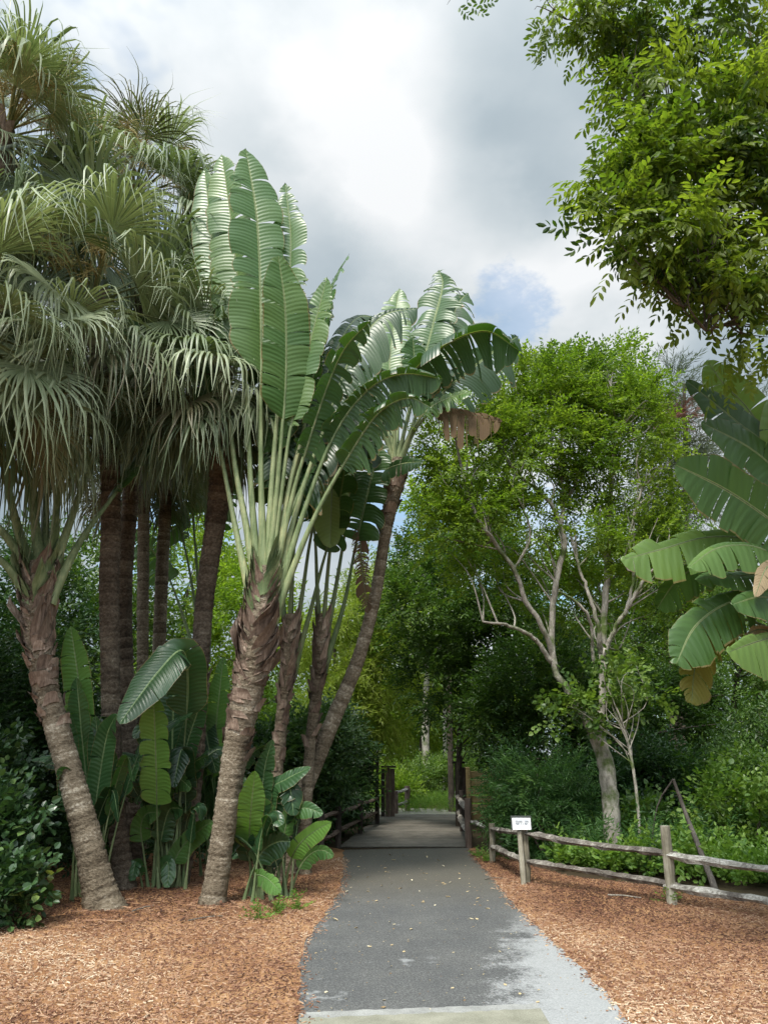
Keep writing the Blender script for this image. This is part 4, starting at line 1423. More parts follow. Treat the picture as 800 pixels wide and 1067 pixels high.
# main grey-barked tree on the right, limbs traced from its real outline
Ym = 12.6
TP = [
    [(641, 905, Ym, 14), (638, 870, Ym, 11.5), (634, 820, Ym, 11), (628, 785, Ym, 10.5), (618, 762, Ym, 10)],
    [(634, 905, Ym + .15, 8), (633, 870, Ym + .15, 6), (630, 820, Ym + .15, 5.5), (626, 790, Ym + .1, 5)],
]
BR = [
    [(620, 768, Ym, 9), (602, 738, Ym, 7.5), (586, 712, Ym, 7), (576, 690, Ym, 6.5), (575, 640, Ym, 6), (580, 599, Ym, 5.5), (588, 567, Ym, 5), (580, 536, Ym, 4.5), (563, 512, Ym, 3.8), (543, 498, Ym, 2.6), (520, 470, Ym, 1.6)],
    [(577, 692, Ym, 6), (566, 655, Ym - .2, 5), (546, 622, Ym - .3, 4.6), (534, 590, Ym - .4, 4.2), (508, 556, Ym - .5, 4), (492, 528, Ym - .5, 3.4), (478, 476, Ym - .6, 2.4), (470, 430, Ym - .6, 1.4)],
    [(585, 545, Ym, 4.2), (586, 520, Ym + .2, 3.6), (584, 480, Ym + .3, 3), (586, 440, Ym + .3, 2.2), (590, 400, Ym + .3, 1.4)],
    [(584, 525, Ym + .2, 3), (601, 504, Ym + .3, 2.6), (618, 470, Ym + .4, 2), (630, 430, Ym + .5, 1.3)],
    [(574, 690, Ym, 5), (556, 665, Ym - .2, 4), (530, 652, Ym - .4, 3), (503, 648, Ym - .5, 2)],
    [(622, 765, Ym, 8), (628, 720, Ym + .1, 7), (627, 670, Ym + .2, 6.5), (631, 620, Ym + .3, 6), (634, 560, Ym + .3, 5.4), (636, 508, Ym + .3, 4.4), (640, 450, Ym + .3, 3), (636, 400, Ym + .3, 1.8)],
    [(627, 690, Ym + .2, 5), (640, 655, Ym, 4.5), (652, 636, Ym - .1, 4), (666, 612, Ym - .2, 3.4), (680, 594, Ym - .3, 2.6), (697, 587, Ym - .4, 1.8)],
    [(626, 680, Ym + .2, 5), (620, 641, Ym, 4), (610, 610, Ym, 3.4), (602, 588, Ym, 2.6), (598, 550, Ym, 1.8)],
    [(618, 690, Ym, 3.4), (614, 645, Ym - .3, 3), (598, 626, Ym - .4, 2.6), (582, 616, Ym - .5, 1.8)],
    [(650, 641, Ym - .1, 3.4), (660, 600, Ym - .1, 2.8), (655, 560, Ym, 2.2), (668, 510, Ym, 1.6)],
    [(536, 592, Ym - .4, 2.6), (552, 560, Ym - .4, 2), (545, 530, Ym - .5, 1.6), (530, 500, Ym - .6, 1.2)],
]
CLm = [(a, b, int(n * 1.2)) for a, b, n in [
    blob(560, 425, 13.0, 55, 42, 520), blob(612, 408, 13.2, 50, 40, 470), blob(655, 440, 13.1, 45, 45, 420),
    blob(530, 470, 12.7, 45, 45, 380), blob(590, 470, 13.0, 50, 35, 360), blob(640, 500, 13.0, 45, 35, 260),
    blob(478, 470, 12.2, 34, 45, 230), blob(500, 530, 12.3, 38, 34, 210), blob(560, 545, 12.7, 36, 26, 130),
    blob(610, 545, 12.8, 36, 26, 120), blob(668, 560, 12.6, 38, 34, 170), blob(690, 500, 13, 26, 34, 120),
    blob(585, 385, 13.4, 42, 22, 240), blob(632, 380, 13.6, 30, 16, 130), blob(520, 415, 13.2, 36, 30, 220), blob(680, 430, 13.2, 26, 26, 120),
    blob(470, 560, 12.6, 34, 40, 150), blob(520, 600, 13.4, 40, 30, 140), blob(690, 610, 13.2, 36, 40, 170), blob(640, 620, 13.6, 40, 40, 170), blob(580, 620, 13.9, 40, 34, 140), blob(700, 560, 13.4, 30, 34, 110),
]]
foliage_tree('grey_barked_tree', 'tall grey barked tree with forking pale limbs and bright green crown behind the right fence', 'tree', TP, CLm, 'small', 'lf_bright', 'grey_bark',
             tint=.55, branch_paths=BR, per=7, twr=.014, sub=12, subr=.36, up=.3)
# leafy suckers on its trunk
CLs = [blob(640, 728, 12.2, 34, 24, 60), blob(594, 746, 12.3, 24, 12, 22), blob(662, 715, 12.4, 30, 24, 60), blob(632, 705, 12.1, 20, 14, 16)]
foliage_tree('sapling', 'leafy light green sapling around the fork of the grey barked tree', 'tree', [[(668, 895, 12.1, 2), (662, 820, 12.1, 2), (650, 760, 12.15, 1.6), (632, 715, 12.2, 1)]],
             CLs, 'round', 'lf_mid', 'grey_bark', tint=.75, per=4, twr=.008)

# --- trees around it (one label each)
GT = 'trees behind the right fence'
foliage_tree('evergreen_tree', 'dense dark green tree leaning over the right side of the boardwalk', 'tree',
             [[(478, 862, 19.0, 4.5), (478, 820, 19, 4), (479, 770, 19, 4), (484, 700, 19, 3.5), (490, 640, 19, 2.4)], ],
             [blob(455, 640, 18.0, 50, 55, 620), blob(500, 600, 18.5, 50, 50, 560), blob(520, 680, 17.5, 55, 50, 640), blob(450, 710, 18.0, 34, 36, 300), blob(512, 745, 17.0, 36, 34, 330),
              blob(440, 590, 19, 30, 34, 260), blob(480, 560, 19, 40, 26, 260), blob(560, 720, 16.5, 50, 55, 500), blob(545, 640, 18, 40, 40, 330)],
             'mid', 'lf_mid', tint=.2, group=GT, sub=14)
foliage_tree('broadleaf_tree', 'sunny yellow green tree rising behind the dark tree beside the boardwalk', 'tree',
             [[(470, 850, 24, 4), (468, 700, 24, 3.5), (470, 560, 24, 2.5)]],
             [blob(462, 520, 24, 26, 34, 240), blob(490, 500, 24, 45, 45, 420), blob(520, 560, 24, 45, 40, 360), blob(470, 600, 24, 26, 30, 200), blob(476, 440, 24.5, 20, 26, 110)],
             'big', 'lf_bright', tint=.6, group=GT, scale=(.7, 1.0))
foliage_tree('broadleaf_tree', 'mid green tree filling the view between the grey barked tree and the paddle leaf plant', 'tree',
             [[(668, 870, 19, 5), (664, 760, 19, 4.5), (672, 640, 19, 3.5), (684, 540, 19, 2.5)], [(757, 865, 18.5, 5), (760, 780, 18.5, 4.5), (768, 700, 18.5, 3.5)]],
             [blob(690, 590, 19, 50, 50, 420), blob(740, 640, 18.5, 50, 45, 420), blob(700, 680, 18, 50, 40, 420), blob(650, 650, 19, 40, 40, 300), blob(790, 690, 18, 40, 40, 300), blob(600, 660, 19.5, 50, 45, 330),
              blob(640, 580, 20, 40, 40, 220)],
             'mid', 'lf_mid', tint=.55, group=GT)
foliage_tree('broadleaf_tree', 'shadowy tree under the forked limbs, its leaves dark behind the sapling', 'tree',
             [[(600, 865, 17.5, 5), (598, 780, 17.5, 4.5), (590, 690, 17.5, 3.5)]],
             [blob(570, 760, 17, 55, 40, 420), blob(640, 750, 17.3, 55, 40, 420), blob(700, 750, 17, 50, 36, 380), blob(610, 700, 18, 50, 40, 380), blob(760, 745, 16.5, 50, 36, 360)],
             'mid', 'lf_mid', tint=.3, group=GT)
foliage_tree('pine_tree', 'grey green feathery tree against the sky right of the grey barked tree', 'tree',
             [[(712, 850, 23, 5), (712, 650, 23, 4.5), (714, 500, 23, 3.5), (712, 400, 23, 2)], ],
             [blob(705, 410, 23, 28, 28, 130), blob(722, 450, 23, 32, 34, 190), blob(700, 490, 23, 30, 30, 160), blob(742, 510, 23, 34, 34, 160), blob(765, 440, 23.5, 36, 40, 150), blob(720, 560, 23, 40, 36, 190)],
             'needle', 'lf_grey', tint=.5, group=GT, scale=(.9, 1.5))
foliage_tree('pine_tree', 'small tree with rust coloured needles showing beside the grey feathery tree', 'tree',
             [[(700, 850, 24.5, 3), (699, 650, 24.5, 3), (698, 450, 24.5, 2)]],
             [blob(698, 445, 22.0, 9, 15, 34), blob(704, 428, 22.2, 8, 10, 16)],
             'needle', 'lf_rust', tint=.5, group=GT, per=0)
# far wood beyond
for lab, px, Y, cy, rx, ry, n, lm, ti in [
    ('far tree closing the view at the end of the boardwalk, pale hanging foliage', 440, 36, 690, 46, 70, 700, 'lf_bright', .7),
    ('far lime tree left of the boardwalk end', 385, 34, 660, 40, 60, 460, 'lf_lime', .55),
    ('far tree right of the boardwalk end behind the dark leaning tree', 500, 38, 700, 50, 70, 560, 'lf_bright', .7),
    ('far bright tree seen between the two slim fan palm trunks and the knobbly trunk', 190, 34, 640, 50, 95, 760, 'lf_bright', .8),
    ('far bright tree just behind the thick central palm', 262, 33, 645, 50, 85, 700, 'lf_bright', .65),
    ('far green tree behind the straight ringed trunk', 110, 30, 640, 56, 95, 700, 'lf_mid', .6),
    ('far dark tree behind the leftmost leaning palm', 30, 27, 640, 60, 90, 560, 'lf_dark', .6),
    ('far tree at the left edge of the view', -60, 27, 640, 60, 110, 420, 'lf_dark', .6),
    ('far bright tree behind the pine trees', 700, 34, 640, 60, 70, 460, 'lf_bright', .5),
    ('far tree behind the paddle leaf plant at the right edge', 790, 30, 600, 60, 90, 520, 'lf_mid', .5),
    ('far tree standing behind the forked limbs of the grey barked tree', 600, 34, 660, 60, 66, 480, 'lf_bright', .35),
    ('far pale tree in the gap above the boardwalk', 420, 48, 720, 50, 60, 400, 'lf_lime', .4),
]:
    foliage_tree('broadleaf_tree', lab, 'tree', [[(px, gp(px, Y), Y, 4.5), (px + rng.normal() * 3, (gp(px, Y) + cy) / 2, Y, 4), (px + rng.normal() * 5, cy, Y, 3)]],
                 [blob(px, cy, Y, rx, ry, n // 2), blob(px - rx * .5, cy + ry * .4, Y, rx * .6, ry * .5, n // 6), blob(px + rx * .5, cy + ry * .4, Y, rx * .6, ry * .5, n // 6), blob(px + rx * .2, cy - ry * .5, Y, rx * .6, ry * .5, n // 6)],
                 'far', lm, tint=ti, group='far trees behind the boardwalk and palms', scale=(.7, 1.1), per=3, twr=.03)
mb = MB()
FW = []
for k in range(46):
    x_, y_, h_ = -46 + 2.1 * k + rng.normal() * .6, 50 + rng.normal() * 4, rng.uniform(5, 9.5)
    FW.append((np.array([x_, y_, h_ * .5]), (2.6, 2.2, h_ * .54), 320))
crown(mb, FW, SPR['far'], .6, 10, .4, scale=(.9, 1.5))
tag(mb.build('far_wood', M['lf_mid'], smooth=False), 'far green wood closing the view behind all the trees', 'wood', None, 'stuff')
# bare pale trunks standing at the end of the boardwalk
for lab, px, Y, rad, top in [('pale straight trunk in the middle of the view beyond the boardwalk', 444, 31, 5.2, 690),
                             ('thin grey trunk right of the pale straight one beyond the boardwalk', 464, 33, 2.6, 660)]:
    foliage_tree('slender_tree', lab, 'tree', [[(px - 1, gp(px, Y), Y, rad * 1.3), (px, 800, Y, rad), (px - 1, 750, Y, rad * .9), (px + 1, top, Y, rad * .6)]],
                 [blob(px, top, Y, 26, 30, 110), blob(px - 10, top - 40, Y, 26, 30, 110)], 'big', 'lf_mid', 'grey_bark', tint=.75, group='slender trunks beyond the boardwalk', scale=(.8, 1.1))

# lime bamboo and dark shrubs left of the boardwalk
foliage_tree('bamboo', 'lime green feathery bamboo behind the leaning bare trunk', 'bamboo',
             [[(372, 860, 20.5, 2), (370, 740, 20.5, 2), (374, 640, 20.5, 1.4), (384, 580, 20.5, .8)], [(352, 860, 20.5, 2), (352, 740, 20.5, 2), (346, 650, 20.5, 1.2)], [(392, 860, 20.8, 2), (394, 760, 20.8, 2), (400, 660, 20.8, 1.2)]],
             [blob(375, 640, 20.5, 34, 40, 360), blob(352, 680, 20.5, 34, 36, 330), blob(398, 690, 20.5, 30, 34, 260), blob(345, 740, 20.3, 34, 36, 300), blob(388, 600, 21, 22, 30, 170), blob(405, 735, 20.5, 22, 28, 170)],
             'narrow', 'lf_lime', tint=.75, stem='cane', droop=.5, scale=(.9, 1.5))
GS = 'shrubs along the path and boardwalk'
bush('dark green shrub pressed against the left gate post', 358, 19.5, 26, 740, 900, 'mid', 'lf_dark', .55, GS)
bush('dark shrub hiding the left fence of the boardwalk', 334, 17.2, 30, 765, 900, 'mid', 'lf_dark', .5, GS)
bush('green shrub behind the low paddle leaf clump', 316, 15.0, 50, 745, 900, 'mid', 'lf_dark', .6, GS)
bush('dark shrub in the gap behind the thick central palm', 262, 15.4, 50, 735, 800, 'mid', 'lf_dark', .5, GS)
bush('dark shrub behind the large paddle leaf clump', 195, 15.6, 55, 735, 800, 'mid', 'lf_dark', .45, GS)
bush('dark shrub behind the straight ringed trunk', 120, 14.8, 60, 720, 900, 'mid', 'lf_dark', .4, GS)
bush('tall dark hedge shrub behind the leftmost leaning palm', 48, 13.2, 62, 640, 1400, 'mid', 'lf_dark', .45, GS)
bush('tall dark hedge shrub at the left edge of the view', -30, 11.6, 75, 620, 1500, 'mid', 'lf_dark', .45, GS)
bush('round leaved shrub with pale tips at the lower left corner', -8, 9.0, 44, 805, 560, 'round', 'lf_round', .52, GS, subr=.34)
bush('low ragged round leaved shrub at the bottom left by the mulch', 4, 8.4, 32, 905, 230, 'round', 'lf_round', .45, GS)
bush('round leaved shrub higher at the left edge behind the pale tipped one', -26, 10, 56, 760, 600, 'round', 'lf_round', .45, GS)
bush('fine leaved feathery shrub leaning over the fence near the white sign', 566, 13.4, 42, 782, 560, 'fern', 'lf_fern', .5, GS, sub=18, droop=.5)
bush('fine leaved feathery shrub between the bridge railing and the white sign', 534, 15.0, 15, 806, 110, 'fern', 'lf_fern', .45, GS, droop=.5)
bush('dark shrub right of the feathery one, behind the top rail', 608, 15.2, 46, 790, 700, 'mid', 'lf_dark', .45, GS)
bush('dark shrub right of the grey barked tree', 690, 15.4, 50, 775, 760, 'mid', 'lf_dark', .45, GS)
bush('dark shrub at the right edge below the paddle leaf plant', 775, 14.4, 55, 770, 820, 'mid', 'lf_mid', .4, GS)
bush('light green shrub with small round leaves at the right edge', 772, 12.6, 44, 800, 420, 'round', 'lf_mid', .65, GS)
bush('green shrub just right of the grey trunk base', 676, 13.2, 26, 836, 240, 'round', 'lf_mid', .5, GS)
bush('bright shrub at the far end of the boardwalk behind the left gate post', 412, 26, 22, 805, 420, 'big', 'lf_bright', .6, GS, scale=(.5, .7))
bush('bright leafy shrub at the far end of the boardwalk left of centre', 432, 29, 22, 795, 420, 'big', 'lf_mid', .7, GS, scale=(.5, .7))
bush('bright leafy shrub between the two far trunks', 456, 31, 22, 790, 420, 'big', 'lf_mid', .8, GS, scale=(.5, .7))
bush('tall leafy shrub far beyond the boardwalk end, left of the pale straight trunk', 424, 41, 30, 725, 520, 'big', 'lf_bright', .6, GS, scale=(.7, 1.0))
bush('tall leafy shrub far beyond the boardwalk end, right of the pale straight trunk', 468, 42, 32, 725, 520, 'big', 'lf_bright', .5, GS, scale=(.7, 1.0))
bush('shrub at the far end of the boardwalk behind the right railing', 486, 30, 26, 780, 420, 'big', 'lf_mid', .6, GS, scale=(.5, .7))


# ground cover
def cover(name, label, cat, poly, n, spr, leafm, h=(.05, .45), tint=.5, up=1.2, sc=(.8, 1.3)):
    q = np.asarray(poly)
    P = rng.uniform(q.min(0), q.max(0), (n * 3, 2))
    P = P[in_poly(P, poly)][:n]
    n = len(P)
    hump = .5 + .5 * np.sin(P[:, 0] * 2.1 + np.sin(P[:, 1] * 1.7)) * np.sin(P[:, 1] * 2.4)
    z = h[0] + (h[1] - h[0]) * hump * rng.uniform(0, 1, n)
    pos = np.hstack([P, z[:, None]])
    d = rng.normal(size=(n, 3)) * .7 + np.array([0, 0, up])
    rot = rot_frame(d, rng.normal(size=n) * .7)
    mb = MB()
    k = rng.integers(0, len(SPR[spr]), n)
    s = rng.uniform(*sc, n)
    ti = np.clip(tint + rng.normal(size=n) * .12, 0, 1)
    for i in range(len(SPR[spr])):
        m = k == i
        scatter(mb, SPR[spr][i], pos[m], rot[m], s[m], ti[m])
    o = mb.build(name, M[leafm], smooth=False)
    return tag(o, label, cat, None, 'stuff')


cover('ground_cover', 'bright green leafy ground cover behind the right fence', 'ground cover',
      [(2.5, 12.2), (3.4, 11.3), (4.8, 10.3), (9, 9.3), (11, 14), (3.2, 15)], 5600, 'cover', 'lf_cover', (.03, .55), .72)
cover('fern_bed', 'dark feathery ferns covering the ground under the right trees', 'ferns',
      [(2.5, 13.6), (2.9, 12.2), (3.6, 11.0), (4.6, 12.0), (12, 13.2), (13, 19), (3.4, 19)], 2600, 'fern', 'lf_fern', (.02, .4), .5)
cover('undergrowth', 'dark leafy undergrowth beneath the left palms and hedge', 'undergrowth',
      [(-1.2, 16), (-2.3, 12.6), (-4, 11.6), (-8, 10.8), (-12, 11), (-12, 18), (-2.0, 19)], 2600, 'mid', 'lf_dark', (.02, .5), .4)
cover('grass', 'bright green grass at the end of the boardwalk', 'grass',
      [(-5, 23.6), (-.2, 23.2), (2.3, 23.0), (6, 24), (6, 34), (-6, 34)], 6500, 'narrow', 'grass', (0, .12), .55, up=2.2, sc=(.4, .7))
cover('woodland_floor', 'low green plants on the shaded ground beyond the right shrubs', 'undergrowth',
      [(2.6, 17), (14, 15), (20, 30), (4, 30)], 3000, 'big', 'lf_mid', (.02, .5), .5, sc=(.5, .9))
for q in range(7):   # tufts of weeds in the mulch
    x_, y_ = [(-1.15, 9.0), (-.95, 9.25), (-1.3, 8.7), (1.66, 13.1), (1.6, 13.7), (3.3, 9.6), (-4.3, 8.6)][q]
    mb = MB()
    n = 16
    pos = np.stack([x_ + rng.normal(size=n) * .02, y_ + rng.normal(size=n) * .02, rng.uniform(.005, .02, n)], -1)
    scatter(mb, SPR['small'][q % 5], pos, rot_frame(rng.normal(size=(n, 3)) * .6 + np.array([0, 0, .7])), rng.uniform(.35, .6, n), rng.uniform(.4, .8, n))
    lab = ['small green weed tuft in the left mulch, nearest the low paddle leaf clump', 'small weed tuft in the left mulch, closest to the path', 'weed tuft in the left mulch in front of the thick central trunk',
           'weed tuft at the foot of the fence post behind the white sign', 'weed tuft between the bridge railing and the fence', 'weed tuft at the foot of the tallest right fence post',
           'weed tuft in the mulch beside the leftmost leaning palm'][q]
    o = mb.build('weed', M['lf_cover'], None, np.array([x_, y_, 0]), smooth=False)
    tag(o, lab, 'weed', 'weeds in the mulch')

# ------------------------------------------------------------------ overhanging branches, upper right
Yo = 6.2
OB = [
    [(905, 330, 6.6, 9), (860, 250, 6.5, 7), (810, 190, 6.4, 5.5), (760, 150, 6.3, 4), (700, 120, 6.2, 2.6), (640, 100, 6.1, 1.5)],
    [(840, 225, 6.5, 5), (800, 120, 6.6, 4), (782, 40, 6.7, 3), (770, -40, 6.8, 2)],
    [(815, 195, 6.4, 4), (770, 220, 6.2, 3), (735, 270, 6.1, 2.2), (712, 320, 6.0, 1.4)],
    [(790, 175, 6.4, 3), (730, 165, 6.3, 2.3), (680, 180, 6.2, 1.6), (630, 190, 6.1, 1)],
    [(800, 120, 6.6, 3), (740, 60, 6.5, 2.2), (670, 35, 6.4, 1.6), (590, 20, 6.3, 1)],
    [(860, 250, 6.5, 4), (820, 290, 6.3, 3), (775, 330, 6.2, 2.2), (735, 345, 6.1, 1.3)],
]
OCL = [
    blob(572, 8, 6.3, 24, 12, 50), blob(620, 8, 6.3, 34, 20, 100), blob(672, 36, 6.3, 34, 32, 150), blob(725, 40, 6.4, 40, 40, 180), blob(785, 50, 6.5, 36, 44, 190),
    blob(682, 108, 6.2, 36, 30, 150), blob(720, 128, 6.2, 40, 38, 190), blob(775, 140, 6.3, 40, 44, 200), blob(662, 178, 6.1, 34, 24, 130), blob(704, 196, 6.15, 38, 32, 180),
    blob(752, 208, 6.2, 42, 36, 190), blob(806, 200, 6.3, 26, 54, 130), blob(650, 236, 6.0, 24, 10, 46), blob(688, 246, 6.0, 34, 16, 90), blob(724, 262, 6.0, 34, 18, 90), blob(768, 266, 6.15, 34, 24, 110),
    blob(712, 288, 6.0, 20, 8, 22), blob(798, 290, 6.1, 20, 18, 40), blob(760, 318, 6.1, 22, 8, 14), blob(800, 330, 6.2, 18, 10, 22), blob(785, 352, 6.3, 22, 8, 18),
]
trunkO = [(985, gp(985, 7.2), 7.2, 30), (975, 820, 7.2, 24), (960, 620, 7.1, 20), (940, 450, 6.9, 14), (905, 330, 6.6, 9)]
OCL = [(a, b, int(n * .34)) for a, b, n in OCL]
foliage_tree('overhanging_tree', 'leafy branches with small paired leaflets hanging into the upper right sky', 'tree', [trunkO], OCL, 'ash', 'lf_over', 'dark_bark', tint=.62, branch_paths=OB,
             per=3, twr=.008, sub=8, subr=.27, droop=.45, scale=(.7, 1.05), up=.2, tvar=.24)
# a loose sprig at the top of the frame
CLt = [blob(464, 2, 5.9, 7, 5, 2)]
foliage_tree('overhanging_branch', 'single sprig of leaves dipping in at the top edge above the path', 'branch', [[(900, -160, 6.4, 5), (700, -110, 6.2, 3.4), (560, -60, 6.0, 2), (475, -12, 5.9, 1)]], CLt, 'ash', 'lf_mid', 'dark_bark', tint=.6,
             per=1, twr=.004, stem='limb', scale=(.6, .8), droop=.6)

# ------------------------------------------------------------------ paddle-leaf plant, right edge
Yq = 7.0
bq = ground(835, 985)
bq = np.array([at(850, 700, 7.2)[0], 7.2, 0])
root = thing('paddle_leaf_plant', 'large paddle leaf plant with broad drooping leaves at the right edge', 'plant', bq, None)
for k, (dx, dy, h, r_) in enumerate([(0, 0, 3.3, .10), (.25, .2, 3.0, .09), (.1, -.15, 2.2, .08)]):
    st = MB()
    P = smooth_path([bq + [dx, dy, -.02], bq + [dx * .8 - .03, dy, h * .5], bq + [dx * .4 - .12, dy * .5, h]], 30)
    ring_trunk(st, P, np.linspace(r_, r_ * .7, 30), .16, 14, .05)
    st.build('stem', M['petiole_dk'], root, bq)


def Q_(pts, w, tint=.5, Y0=7.1, Y1=6.7, **k):
    d = dict(pts=pts, w=w, tint=tint, Y0=Y0, Y1=Y1, r0=.035, pf=.25, tear=.12, droop=.12, fold=.12, mat='paddle_warm')
    d.update(k)
    return d


for sp_ in [
    Q_([(850, 600), (838, 570), (800, 540), (755, 510), (703, 484)], 78, .38, roll=8, Y1=6.5),
    Q_([(850, 600), (850, 560), (825, 510), (785, 470), (730, 440)], 74, .4, roll=-14, Y1=6.9, Y0=7.2),
    Q_([(850, 590), (835, 520), (805, 470), (768, 440), (714, 396)], 54, .22, roll=-8, Y1=7.2),
    Q_([(850, 590), (825, 520), (800, 460), (778, 425), (752, 398), (736, 375)], 48, .9, roll=20, Y1=7.5, pf=.4),
    Q_([(850, 600), (835, 540), (812, 480), (806, 440), (815, 410), (845, 385)], 34, .9, roll=55, Y1=6.9, pf=.45),
    Q_([(850, 610), (815, 580), (780, 562), (735, 560), (690, 572), (646, 584)], 50, .75, roll=-5, Y1=6.8, pf=.35, droop=.5, tear=.2),
    Q_([(850, 610), (820, 590), (800, 575), (775, 568), (745, 572), (716, 592)], 40, .6, roll=-20, Y1=6.4, pf=.2, droop=.7, tear=.3),
    Q_([(850, 620), (825, 605), (795, 598), (770, 600), (745, 600), (724, 604)], 30, .35, roll=-30, Y1=6.6, pf=.3, droop=.5),
    Q_([(850, 625), (815, 605), (770, 594), (730, 590), (704, 606), (684, 634)], 40, .35, roll=20, Y1=7.3, pf=.5, droop=.4, tear=.3),
    Q_([(850, 680), (815, 640), (780, 625), (750, 632), (722, 655), (704, 692)], 56, .3, roll=0, Y1=6.5, pf=.35, droop=.4, tear=.2),
    Q_([(850, 690), (810, 660), (770, 645), (738, 660), (724, 695), (720, 734)], 44, .55, roll=10, Y1=6.7, pf=.4, droop=.3, tear=.4, mat='paddle_fade', label='yellowing torn leaf with brown tip hanging lowest'),
    Q_([(850, 660), (830, 640), (810, 626), (790, 622), (762, 630)], 44, .3, roll=-10, Y1=6.5, pf=.15, droop=.4),
    Q_([(850, 700), (830, 675), (810, 665), (790, 668), (757, 680)], 48, .75, roll=5, Y1=6.4, pf=.15, droop=.6, tear=.15),
    Q_([(850, 690), (828, 672), (806, 660), (790, 656), (776, 662)], 30, .9, roll=30, Y1=6.7, pf=.3, droop=.5, mat='paddle_dead', label='dry orange brown leaf beside the green ones'),
    Q_([(845, 650), (830, 610), (812, 590), (798, 592), (786, 622)], 20, .8, roll=0, Y1=6.5, pf=.3, droop=.3, mat='paddle_dead', label='pale dry cream sheath at the right edge'),
]:
    paddle_leaf(sp_, root, bq, M[sp_.get('mat', 'paddle')], M['petiole_dk'], label=sp_.get('label'))


# ------------------------------------------------------------------ fences
def post(name, root, org, base, top, w, mat, tint=.5, flatp=.8, seg=8):
    mb = MB()
    P = smooth_path([base + np.array([0, 0, -.03]), (np.asarray(base) + top) / 2 + rng.normal(size=3) * .006, top], 9)
    tube(mb, P, np.full(9, w / 2) * (1 + rng.normal(size=9) * .03), seg, np.clip(tint + rng.normal(size=9) * .1, 0, 1), rough=.05, flat=flatp)
    return mb.build(name, mat, root, org)


def rail(root, org, a, b, w, mat=None, tint=.5):
    mb = MB()
    n = 22
    P = smooth_path([a, (np.asarray(a) + b) / 2 + np.array([0, 0, -.012]) + rng.normal(size=3) * .015, b], n)
    rr = w / 2 * (1 + .10 * np.sin(np.linspace(0, 9, n) + rng.uniform(0, 6)) + rng.normal(size=n) * .04)
    rr[:2] *= [.6, .85]; rr[-2:] *= [.85, .6]
    tube(mb, P, rr, 6, np.clip(tint + rng.normal(size=n) * .16, 0, 1), rough=.14, flat=.72)
    return mb.build('rail', mat or M['rail_wood'], root, org, smooth=False)


p1, p2, p3, p4 = ground(700, 943), ground(548, 921), ground(513, 899), ground(487, 884)
p0 = p1 + (p1 - p2) * np.array([1.05, 1.0, 0])
org = p2.copy()
root = thing('split_rail_fence', 'weathered split rail fence with two rails running right from the white sign', 'fence', org, 'wooden fences along the path')


def up(p, h): return np.array([p[0], p[1], h])


for p, h, w_, ti in [(p0, .86, .13, .6), (p1, .84, .125, .75), (p2, .72, .13, .45), (p3, .58, .10, .35)]:
    post('post', root, org, p, up(p, h) + np.array([rng.normal() * .01, 0, 0]), w_, M['post_wood'], ti)
zr = lambda px, py, p: float(at(px, py, p[1])[2])
h1u, h1l = zr(690, 889, p1), zr(693, 922, p1)
h2u, h2l = zr(548, 868, p2), zr(549, 897, p2)
rail(root, org, up(p2, h2u) + [.02, -.05, 0], up(p1, h1u) + [.1, -.05, 0], .115, tint=.38)
rail(root, org, up(p2, h2l) + [.02, -.05, 0], up(p1, h1l) + [.1, -.05, 0], .105, tint=.35)
rail(root, org, up(p1, h1u - .01) + [-.05, .06, 0], up(p0, h1u - .03) + [.1, -.02, 0], .115, tint=.75)
rail(root, org, up(p1, h1l - .02) + [-.05, .06, 0], up(p0, h1l - .05) + [.1, -.02, 0], .12, tint=.95)
rail(root, org, up(p3, .50) + [0, .04, 0], up(p2, h2u) + [0, .05, 0], .10, tint=.4)
rail(root, org, up(p3, .25) + [0, -.03, 0], up(p2, h2l) + [0, .05, 0], .11, tint=.55)

# bridge railing on the right: from the near post to the tall dark gate post
org = p4.copy()
root = thing('bridge_railing', 'brown two rail railing on the right edge of the boardwalk', 'railing', org, 'wooden fences along the path')
pa = p4 + np.array([.03, .0, 0])
pb = np.array([ground(481, 868)[0] + .02, ground(481, 868)[1], 0])
pc = np.array([ground(476.5, 856)[0] + .05, ground(476.5, 856)[1], 0])
for p, h, w_, m_ in [(pa, .86, .13, 'brown_wood'), (pb, .88, .12, 'dark_wood'), (pc, .95, .12, 'dark_wood')]:
    post('post', root, org, p, up(p, h), w_, M[m_], .6)
for a, b, z0, z1 in [(pa, pb, .68, .70), (pb, pc, .70, .72), (pa, pb, .32, .36), (pb, pc, .36, .40)]:
    rail(root, org, up(a, z0) + [-.05, 0, 0], up(b, z1) + [-.05, 0, 0], .12, M['rail_wood'], .6)
# side rail turning back from the railing toward the fence
rail(root, org, up(pa, .45) + [.05, .08, 0], up(p3, .42) + [.05, 1.2, 0], .09, M['rail_wood'], .9)


def gate_post(label, px, py, h, planks, mats, group='tall posts at the boardwalk end'):
    g = ground(px, py)
    root = thing('gate_post', label, 'post', g, group)
    for k, (dx, w_, hh, mt) in enumerate(planks):
        mb = MB()
        box(mb, (g[0] + dx, g[1], hh / 2), (w_, .12, hh), rng.normal() * .02, .5, bev=.01)
        mb.build('plank', M[mt], root, g, smooth=False)
    mb = MB()
    box(mb, (g[0] + .02, g[1], h + .03), (sum(p[1] for p in planks) + .06, .18, .05), 0, .4)
    mb.build('cap', M['dark_wood'], root, g, smooth=False)
    return root


